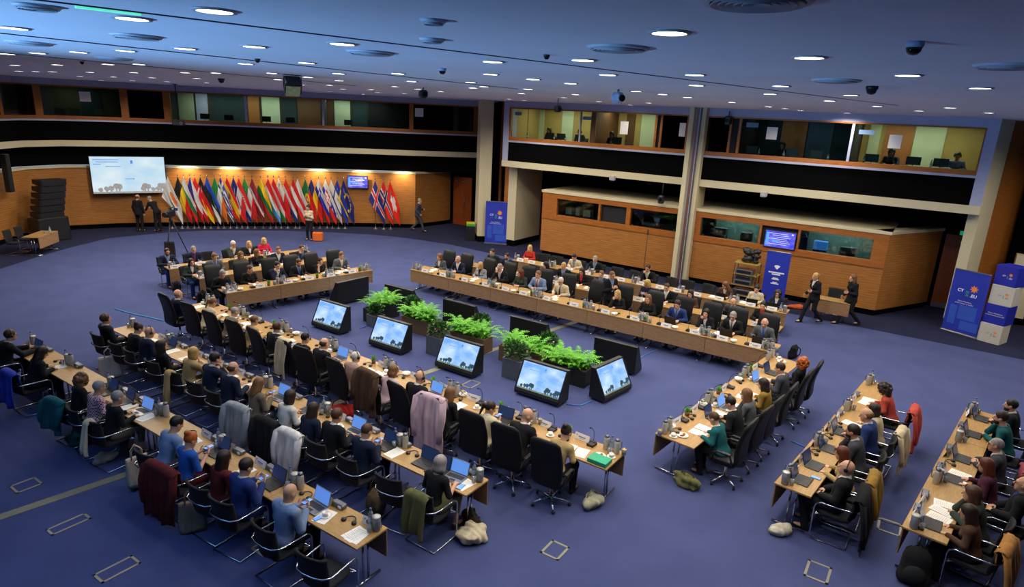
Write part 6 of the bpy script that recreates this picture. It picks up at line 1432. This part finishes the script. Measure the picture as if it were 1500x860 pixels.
# bin, orange case, orange bag
v = at(692, 352); t = thing('waste_bin', 'black waste bin with yellow and green top by the column', 'bin', (v.x-.1, v.y, 0), .1); part(t, 'bin_body', cabinet(.42, .42, .72).mesh('bin_body', BLACK)); m = MB(); m.box((0, 0, .78), (.43, .43, .12), None, 0, .01); part(t, 'green_band', m.mesh('green_band', mat('bin_green', '#3d9a2c', .5))); m = MB(); m.box((0, 0, .86), (.42, .42, .05), None, 0, .01); part(t, 'yellow_band', m.mesh('yellow_band', mat('bin_yellow', '#c9b52e', .5)))
v = at(466, 353); OC = mat('orange_case', '#d0641c', .5, var=.05, scale=4); t = thing('flight_case', 'orange case on the floor beside the woman before the flags', 'case', (v.x, v.y, 0), .1); m = MB(); m.box((0, 0, .21), (.46, .25, .40), None, 0, .03); part(t, 'case_body', m.mesh('case_body', OC)); m = MB(); m.tube([(-.09, 0, .40), (-.08, 0, .46), (.08, 0, .46), (.09, 0, .40)], .014, 6); part(t, 'handle', m.mesh('handle', BLACK))
lump(W(11.1, .9), 0, '#b0522a', 'orange bag on the floor at the foot of the veneer wall', (.28, .13, .07), seed=21, strap=False)
# exit sign
m = MB(); m.box((0, 0, .07), (.7, .05, .14), None, 0, .008); t = thing('exit_sign', 'green lit exit sign above the right-hand door', 'sign', W(15.7, -2.9, 2.74), WRZ); part(t, 'sign_box', m.mesh('sign_box', mat('exit_green', '#129a72', .4, emit=.55))); m = MB(); m.box((-.05, -.027, .07), (.3, .004, .05)); part(t, 'arrow', m.mesh('arrow', mat('exit_pale', '#bdf5dc', .4, emit=.8)))
# floor boxes
FB = mat('floor_box_frame', '#8f8d78', .5, .2, var=.05, scale=20)
def floor_box(px, py, w, d, rz, label, mt=None):
    v = at(px, py); t = thing('floor_box', label, 'floor box', (v.x, v.y, 0), rz, 'floor boxes in the carpet'); m = MB(); b_ = .035
    for c, s in [((0, d/2-b_/2), (w, b_)), ((0, -d/2+b_/2), (w, b_)), ((-w/2+b_/2, 0), (b_, d)), ((w/2-b_/2, 0), (b_, d))]: m.box((c[0], c[1], .004), (s[0], s[1], .008))
    part(t, 'frame', m.mesh('frame', mt or FB)); m = MB(); m.box((0, 0, .0025), (w-2*b_, d-2*b_, .005)); part(t, 'lid', m.mesh('lid', CARP))
lr = ROWS['L3'].rz
floor_box(38.5, 711, .36, .32, WRZ+PI/2, 'square floor box with metal frame near the left edge'); floor_box(101, 768, .52, .22, WRZ+PI/2, 'long floor box below the grey floor strip'); floor_box(172, 834, .50, .26, WRZ+PI/2, 'long floor box nearest the camera at lower left'); floor_box(813, 806, .36, .30, WRZ+PI/2, 'square floor box between the left and right tables'); floor_box(1198, 838, .42, .32, WRZ+PI/2, 'square floor box between the right rows, nearest the camera'); floor_box(1303, 772, .4, .34, WRZ+PI/2, 'square floor box between the near right tables'); floor_box(690, 563, .42, .3, WRZ+PI/2, 'olive floor plate beside the left front row', mat('olive_plate', '#7d7d62', .6)); floor_box(395, 800, .4, .34, WRZ+PI/2, 'square floor box under the left rear row')
CAB = mat('blue_tape', '#3a78c8', .6)
def cable(pts, label, mt=CAB, r=.012): m = MB(); m.tube([tuple(at(x, y, .014)) for x, y in pts], r, 6); solo('cable', m.mesh('cable', mt), label, 'cable')
cable([(168, 452), (176, 455), (195, 460), (215, 464), (240, 470)], 'bright blue cable across the carpet left of the front row', mat('bright_blue_cable', '#2f9fe0', .5), .016); cable([(527, 481), (540, 476), (556, 470)], 'short blue cable between floor monitor and fern'); cable([(935, 526), (945, 520), (962, 513)], 'blue cable running under the far right table'); cable([(830, 592), (850, 594), (866, 588)], 'blue cable between the two nearest monitors'); cable([(1158, 646), (1168, 650), (1180, 655)], 'pale cable on the carpet behind the red-haired woman'); cable([(1268, 753), (1300, 765), (1330, 774)], 'thin pale cable between the near right rows', GREYM, .008)
# ------------------------------------------------------------------ on the ceiling
LENS = mat('lamp_lens', '#fff6e8', .4, emit=9.); RIM = mat('lamp_rim', '#a9adb8', .4)
LAMPS = [[(1175,55),(722,97),(73,150),(1012,263),(1392,252),(685,275),(428,283),(203,288),(37,293),(1343,347),(760,350),(590,350),(313,353),(80,355),(103,388),(197,390),(287,391),(493,394),(733,396),(1013,396),(1182,398),(438,418),(622,420),(833,424),(1077,428),(555,438),(725,440),(913,446),(1127,452)],
 [(565,237),(370,342),(1390,335),(180,399),(545,401),(870,401),(1378,404),(378,421),(945,444),(1268,449),(550,440),(213,434),(495,465),(1283,480),(345,463),(855,473),(1342,473),(570,487),(725,490),(980,487),(1106,500),(498,500),(760,506),(908,510),(680,515)],
 [(1050,175),(575,326),(1187,407),(710,407),(302,432),(507,455),(1196,465),(867,498),(275,487),(238,510),(535,516),(1012,515),(1150,532),(470,534),(172,541),(333,558),(663,555),(937,563),(833,574),(254,549)],
 [(452,278),(932,365),(1287,428),(312,418),(260,457),(654,463),(550,491),(73,498),(253,520),(333,529),(205,540),(410,538),(782,518),(988,540),(1140,525),(1328,550),(530,551),(637,551)]]
LP = []
for g, (ox, sc) in zip(LAMPS, [(0, .26738), (350, .26738), (700, .26738), (1050, .3)]):
    for x, y in g:
        v = at(ox+x*sc, y*sc, CEIL); r = v.xy-A0
        if r.dot(NW) > .5 and v.y < 32.5 and all((v-u[0]).length > .35 for u in LP): LP.append((v, (ox+x*sc, y*sc)))
LP.sort(key=lambda u: u[0].length)
BANDS = {}
for v, px in LP: BANDS.setdefault(min(9, int(v.length//3.2)), []).append((v, px))
NUM = 'first second third fourth fifth sixth seventh eighth ninth tenth eleventh twelfth thirteenth fourteenth fifteenth sixteenth seventeenth eighteenth nineteenth twentieth'.split()
bi = 0; li = 0; GL = []
for k in sorted(BANDS):
    L = sorted(BANDS[k], key=lambda u: u[1][0])
    for i, (v, px) in enumerate(L):
        t = thing('ceiling_downlight', f'round ceiling downlight, {NUM[min(i, 19)]} from the left in the {NUM[bi]} nearest band', 'ceiling light', v, 0, 'recessed ceiling downlights')
        def rim(): m = MB(); m.lathe([(.105, -.012), (.13, -.012), (.135, .0), (.105, .0), (.105, -.012)], n=20, cap=False); return m.mesh('rim', RIM)
        def lens(): m = MB(); m.lathe([(0, -.010), (.106, -.008), (.106, -.002)], n=20, cap=False); return m.mesh('lens', LENS)
        part(t, 'rim', cached('rim', rim)); part(t, 'lens', cached('lens', lens)); GL.append(v)
    bi += 1
# the light itself: one lamp below each fitting
for i, v in enumerate(GL):
    l = bpy.data.lights.new('downlight', 'SPOT'); bk = -(v.x+1.49)*.55-(v.y-7.25)*.835; l.energy = LAMP_W*max(.05, min(1, 1-(bk+.6)/2.2))*(.62 if v.y < 12 else .8 if v.y < 20 else 2.1)*(1.75 if v.x > 4.5 else 1)*(.3 if (v.xy-A0).dot(NW) < 2.2 else 1)*(.15 if v.x < -3 and v.y < 12.5 else .75 if v.x < -1 and v.y < 16 else 1); l.color = (1., .90, .76); l.spot_size = R(84 if v.x < -1 and v.y < 16 else 120 if v.y < 15 else 160); l.spot_blend = .6; l.shadow_soft_size = .11; l.use_shadow = True
    o = bpy.data.objects.new('downlight', l); COL.objects.link(o); o.location = (v.x, v.y, CEIL-.03)
for x, y in [(12.5, 9.5), (14.5, 12.), (17., 14.5), (19.5, 12.), (18.5, 16.5), (16., 10.), (13.2, 15.4), (16.4, 17.)]:
    l = bpy.data.lights.new('downlight', 'SPOT'); l.energy = LAMP_W*1.15; l.color = (1., .90, .76); l.spot_size = R(160); l.spot_blend = .6; l.shadow_soft_size = .11
    o = bpy.data.objects.new('downlight', l); COL.objects.link(o); o.location = (x, y, CEIL-.03)
def diffuser(px, py, r, label):
    v = at(px, py, CEIL); t = thing('air_diffuser', label, 'vent', v, 0, 'round air diffusers in the ceiling'); m = MB(); m.lathe([(r*.9, -.02), (r, -.02), (r+.02, 0), (r*.9, 0), (r*.9, -.02)], n=32, cap=False); part(t, 'ring', m.mesh('ring', mat('diffuser_paint', '#b4bccb', .5))); m = MB()
    for k in range(5): rr = r*(.16+.15*k); m.lathe([(rr, -.006), (rr+.12*r, -.03), (rr+.13*r, -.026), (rr+.02*r, -.002)], n=32, cap=False)
    part(t, 'vanes', m.mesh('vanes', mat('diffuser_vane', '#a8afba', .5))); m = MB(); m.lathe([(0, -.003), (r*.9, -.002)], n=32, cap=False); part(t, 'backing', m.mesh('backing', mat('diffuser_dark', '#565a66', .6)))
diffuser(1110, -2, .22, 'large round air diffuser at the top of the ceiling'); diffuser(906, 69, .22, 'round air diffuser above the far right rows'); diffuser(200, 52, .2, 'round air diffuser near the top left downlights'); diffuser(54, 8, .12, 'round air diffuser at the upper left corner'); diffuser(543, 76, .22, 'round air diffuser above the middle of the ceiling'); diffuser(1225, 117, .24, 'round air diffuser above the right booth'); diffuser(43, 62, .22, 'round air diffuser at the left edge of the ceiling'); diffuser(633, 57, .085, 'small round air diffuser near the ceiling slot'); diffuser(1475, 95, .2, 'round air diffuser at the right edge'); diffuser(167, 85, .24, 'round air diffuser in the far left ceiling'); diffuser(635, 29, .065, 'small round air diffuser nearest the camera')
DGLASS = mat('dome_glass', '#0d0e12', .15)
def dome(px, py, label, mt=None, r=.09):
    v = at(px, py, CEIL); t = thing('dome_camera', label, 'camera', v, 0, 'dome cameras on the ceiling'); m = MB(); m.lathe([(r*1.15, 0), (r*1.15, -.5*r), (r, -.75*r)], n=18); part(t, 'collar', m.mesh('collar', mt or BLACK)); m = MB(); m.lathe([(r, -.75*r), (r*.85, -1.25*r), (r*.5, -1.6*r), (0, -1.7*r)], n=18); part(t, 'dome', m.mesh('dome', DGLASS if True else mt))
dome(1278, 126, 'black dome camera above the right booth', None, .06); dome(1341, 61, 'white dome camera near the upper right corner', mat('dome_white', '#9aa6c0', .5), .045); dome(801, 80, 'black dome camera by the long ceiling slot', None, .025); dome(377, 86, 'black dome camera left of the hanging projector', None, .03); dome(648, 100, 'white dome sensor above the middle', mat('dome_white', '#9aa6c0', .5), .045); dome(1393, 174, 'black dome camera near the right-hand booth corner', None, .05); dome(324, 115, 'black dome camera above the far windows', None, .07); dome(120, 90, 'small black dome camera at far left', None, .03)
def projector(px, py, z, rz, label, drop=True, s=1., tilt=0.):
    v = at(px, py, CEIL); v.z = z; t = thing('projector', label, 'projector', v, rz, 'projectors hanging from the ceiling'); t.scale = (s,)*3; m = MB(); m.box((0, 0, 0), (.5, .62, .22), RX(tilt), 0, .03); part(t, 'projector_body', m.mesh('projector_body', BLACK)); m = MB(); m.tube([Vector((.1, -.30, 0)), Vector((.1, -.38, -.02))], .07, 14); part(t, 'lens', m.mesh('lens', GREYM)); h = (CEIL-z)/s; m = MB(); m.tube([(0, 0, .1), (0, 0, h-.01)], .025, 8); m.lathe([(.1, h-.03), (.1, h)], n=14); part(t, 'mount_pole', m.mesh('mount_pole', BLACK)); return t
projector(256, 123, 5.04, .5, 'black projector on a long ceiling pole before the far wall', s=.95)
v = at(428, 109, CEIL); v.z = 6.42; t = thing('stage_spotlight', 'black box spotlight with open doors under the ceiling', 'spotlight', v, .5); t.scale = (.62,)*3; m = MB(); m.box((0, 0, 0), (.5, .42, .42), RX(.6), 0, .03); part(t, 'lamp_house', m.mesh('lamp_house', BLACK)); m = MB(); m.box((-.02, -.16, -.18), (.42, .03, .34), RX(.6)); part(t, 'reflector', m.mesh('reflector', mat('lamp_reflector', '#b3a66a', .4, var=.3, scale=8)))
m = MB(); m.tube([(-.27, 0, 0), (-.27, 0, .3), (.27, 0, .3), (.27, 0, 0)], .015, 6); m.tube([(0, 0, .3), (0, 0, (CEIL-6.42)/.62)], .02, 6); part(t, 'yoke', m.mesh('yoke', BLACK))
def small_cam(px, py, z, label, arm=.0, mt=None):
    v = at(px, py, CEIL); v.z = z; t = thing('ceiling_camera', label, 'camera', v, .4, 'small cameras on brackets'); m = MB(); m.box((0, 0, 0), (.2, .26, .2), None, 0, .05); part(t, 'camera_body', m.mesh('camera_body', mt or BLACK)); m = MB(); m.tube([(0, -.12, 0), (0, -.17, -.01)], .06, 12); part(t, 'lens', m.mesh('lens', DGLASS)); m = MB(); m.tube([(0, 0, .08), (0, .0, CEIL-z if arm == 0 else arm)], .02, 6); part(t, 'bracket', m.mesh('bracket', GREYM))
small_cam(620, 128, 6.46, 'black camera hanging above the far wall'); small_cam(906, 131, 6.47, 'grey camera hanging above the lit booth', 0, mat('dome_white', '#9aa6c0', .5)); small_cam(818, 144, 6.30, 'small black camera under the ceiling left of the lit booth')
for p_, z, lb in [(3.35, 3.82, 'white camera box under the gallery rail left of the column'), (9.3, 3.80, 'white camera box under the gallery rail right of the column')]:
    t = thing('rail_camera', lb, 'camera', W(p_, .2, z-.06), WRZ, 'cameras under the gallery rail'); m = MB(); m.box((0, 0, 0), (.22, .2, .2), None, 0, .03); part(t, 'camera_body', m.mesh('camera_body', mat('camera_white', '#aaa9ab', .5))); m = MB(); m.lathe([(.05, -.1), (.055, -.14), (0, -.15)], n=12); part(t, 'lens', m.mesh('lens', DGLASS)); m = MB(); m.tube([(0, .1, .02), (0, .14, .1)], .02, 6); part(t, 'bracket', m.mesh('bracket', GREYM))
for p_, q_, z, lb in [(5.55, .3, 2.98, 'black spotlight on the ledge left of the column'), (7.7, .25, 6.05, 'black loudspeaker fixed on the booth post right of the column')]:
    t = thing('wall_spotlight', lb, 'spotlight', W(p_, q_, z), WRZ, 'black fittings on the right wall'); m = MB(); m.box((0, 0, .16), (.22, .2, .32), None, 0, .04); part(t, 'lamp_house', m.mesh('lamp_house', BLACK)); m = MB(); m.tube([(0, .05, .3), (0, .05, .78 if p_ < 6 else .5)], .02, 6); part(t, 'bracket', m.mesh('bracket', BLACK)); m = MB(); m.lathe([(.07, 0), (.08, -.04), (0, -.042)], (0, -.1, .16), 12, 0, RX(PI/2)); part(t, 'lens', m.mesh('lens', DGLASS))
# ------------------------------------------------------------------ light of the place, plus an added blue spot
for px in (272, 335, 398, 465, 530, 590):
    q, e = onpoly(px, 250, FAR, -.50); l = bpy.data.lights.new('wall_washer', 'SPOT'); l.energy = 130; l.color = (1., .82, .5); l.spot_size = R(125); l.spot_blend = .9; l.shadow_soft_size = .05; o = bpy.data.objects.new('wall_washer', l); COL.objects.link(o); o.location = (q.x, q.y, 3.10)
    n = Vector((-e.y, e.x, 0)); o.rotation_euler = (n*.55+Vector((0, 0, -1))).to_track_quat('-Z', 'Y').to_euler()
def lamp(pos, sx, sy, w, col, rz):
    l = bpy.data.lights.new('booth_lamp', 'AREA'); l.shape = 'RECTANGLE'; l.size = sx; l.size_y = sy; l.energy = w; l.color = col; o = bpy.data.objects.new('booth_lamp', l); COL.objects.link(o); o.location = pos; o.rotation_euler = (0, 0, rz)
lamp(W(1.4, -1.5, 6.48), 5.5, .5, 130, (1., .93, .72), WRZ); lamp(W(13.5, -1.5, 6.48), 3., .5, 60, (1., .93, .72), WRZ); lamp(W(9.9, -1.6, 6.48), 3., .4, 9, (.85, .95, 1), WRZ)
q, e = onpoly(425, 165, FAR, 1.4); lamp((q.x, q.y, 6.4), 9., .4, 120, (.95, 1., .9), math.atan2(e.y, e.x)); q, e = onpoly(110, 165, FAR, 1.4); lamp((q.x, q.y, 6.4), 1.5, .4, 8, (.9, 1., .9), math.atan2(e.y, e.x))
lamp(W(8.2, -1.2, 2.75), 1.6, .3, 45, (.85, 1, 1), WRZ); lamp(W(11.8, -1.2, 2.75), 1.8, .3, 45, (.85, 1, 1), WRZ)
l = bpy.data.lights.new('added_blue_spot', 'SPOT'); l.energy = 6400; l.color = (.24, .54, 1.); l.spot_size = R(74); l.spot_blend = 1.; l.shadow_soft_size = .2  # unseen spot, added to tint the left of the ceiling blue
o = bpy.data.objects.new('added_blue_spot', l); COL.objects.link(o); o.location = (-10.5, 2.2, 3.2); o.rotation_euler = (Vector((-5., 6.2, 6.6))-Vector(o.location)).to_track_quat('-Z', 'Y').to_euler()
w = bpy.data.worlds.new('world'); SC.world = w; w.use_nodes = True; nt = w.node_tree; bg = nt.nodes['Background']
tc = nt.nodes.new('ShaderNodeTexCoord'); sp = nt.nodes.new('ShaderNodeSeparateXYZ'); nt.links.new(tc.outputs['Generated'], sp.inputs[0]); cr = nt.nodes.new('ShaderNodeValToRGB'); mr = nt.nodes.new('ShaderNodeMapRange')
mr.inputs['From Min'].default_value = -.25; mr.inputs['From Max'].default_value = .25; nt.links.new(sp.outputs['Z'], mr.inputs['Value']); nt.links.new(mr.outputs['Result'], cr.inputs['Fac'])
cr.color_ramp.elements[0].position = .4; cr.color_ramp.elements[1].position = .6; cr.color_ramp.elements[0].color = (.36, .58, 1., 1); cr.color_ramp.elements[1].color = (.015, .02, .04, 1)
nt.links.new(cr.outputs['Color'], bg.inputs[0]); bg.inputs[1].default_value = WORLD_S
SC.view_settings.view_transform = 'Standard'; SC.view_settings.look = 'None'; SC.view_settings.exposure = EXPO; SC.view_settings.gamma = 1
SC.cycles.sample_clamp_indirect = 4.; SC.cycles.max_bounces = 6; SC.cycles.diffuse_bounces = 4; SC.cycles.glossy_bounces = 2; SC.cycles.transparent_max_bounces = 12; SC.cycles.caustics_reflective = False; SC.cycles.caustics_refractive = False
_dup = {k: v for k, v in LABELS.items() if len(v) > 1}
for k, v in _dup.items(): print('DUPLABEL', k, len(v))
for k in LABELS:
    if not 4 <= len(k.split()) <= 16: print('LABELLEN', len(k.split()), k)
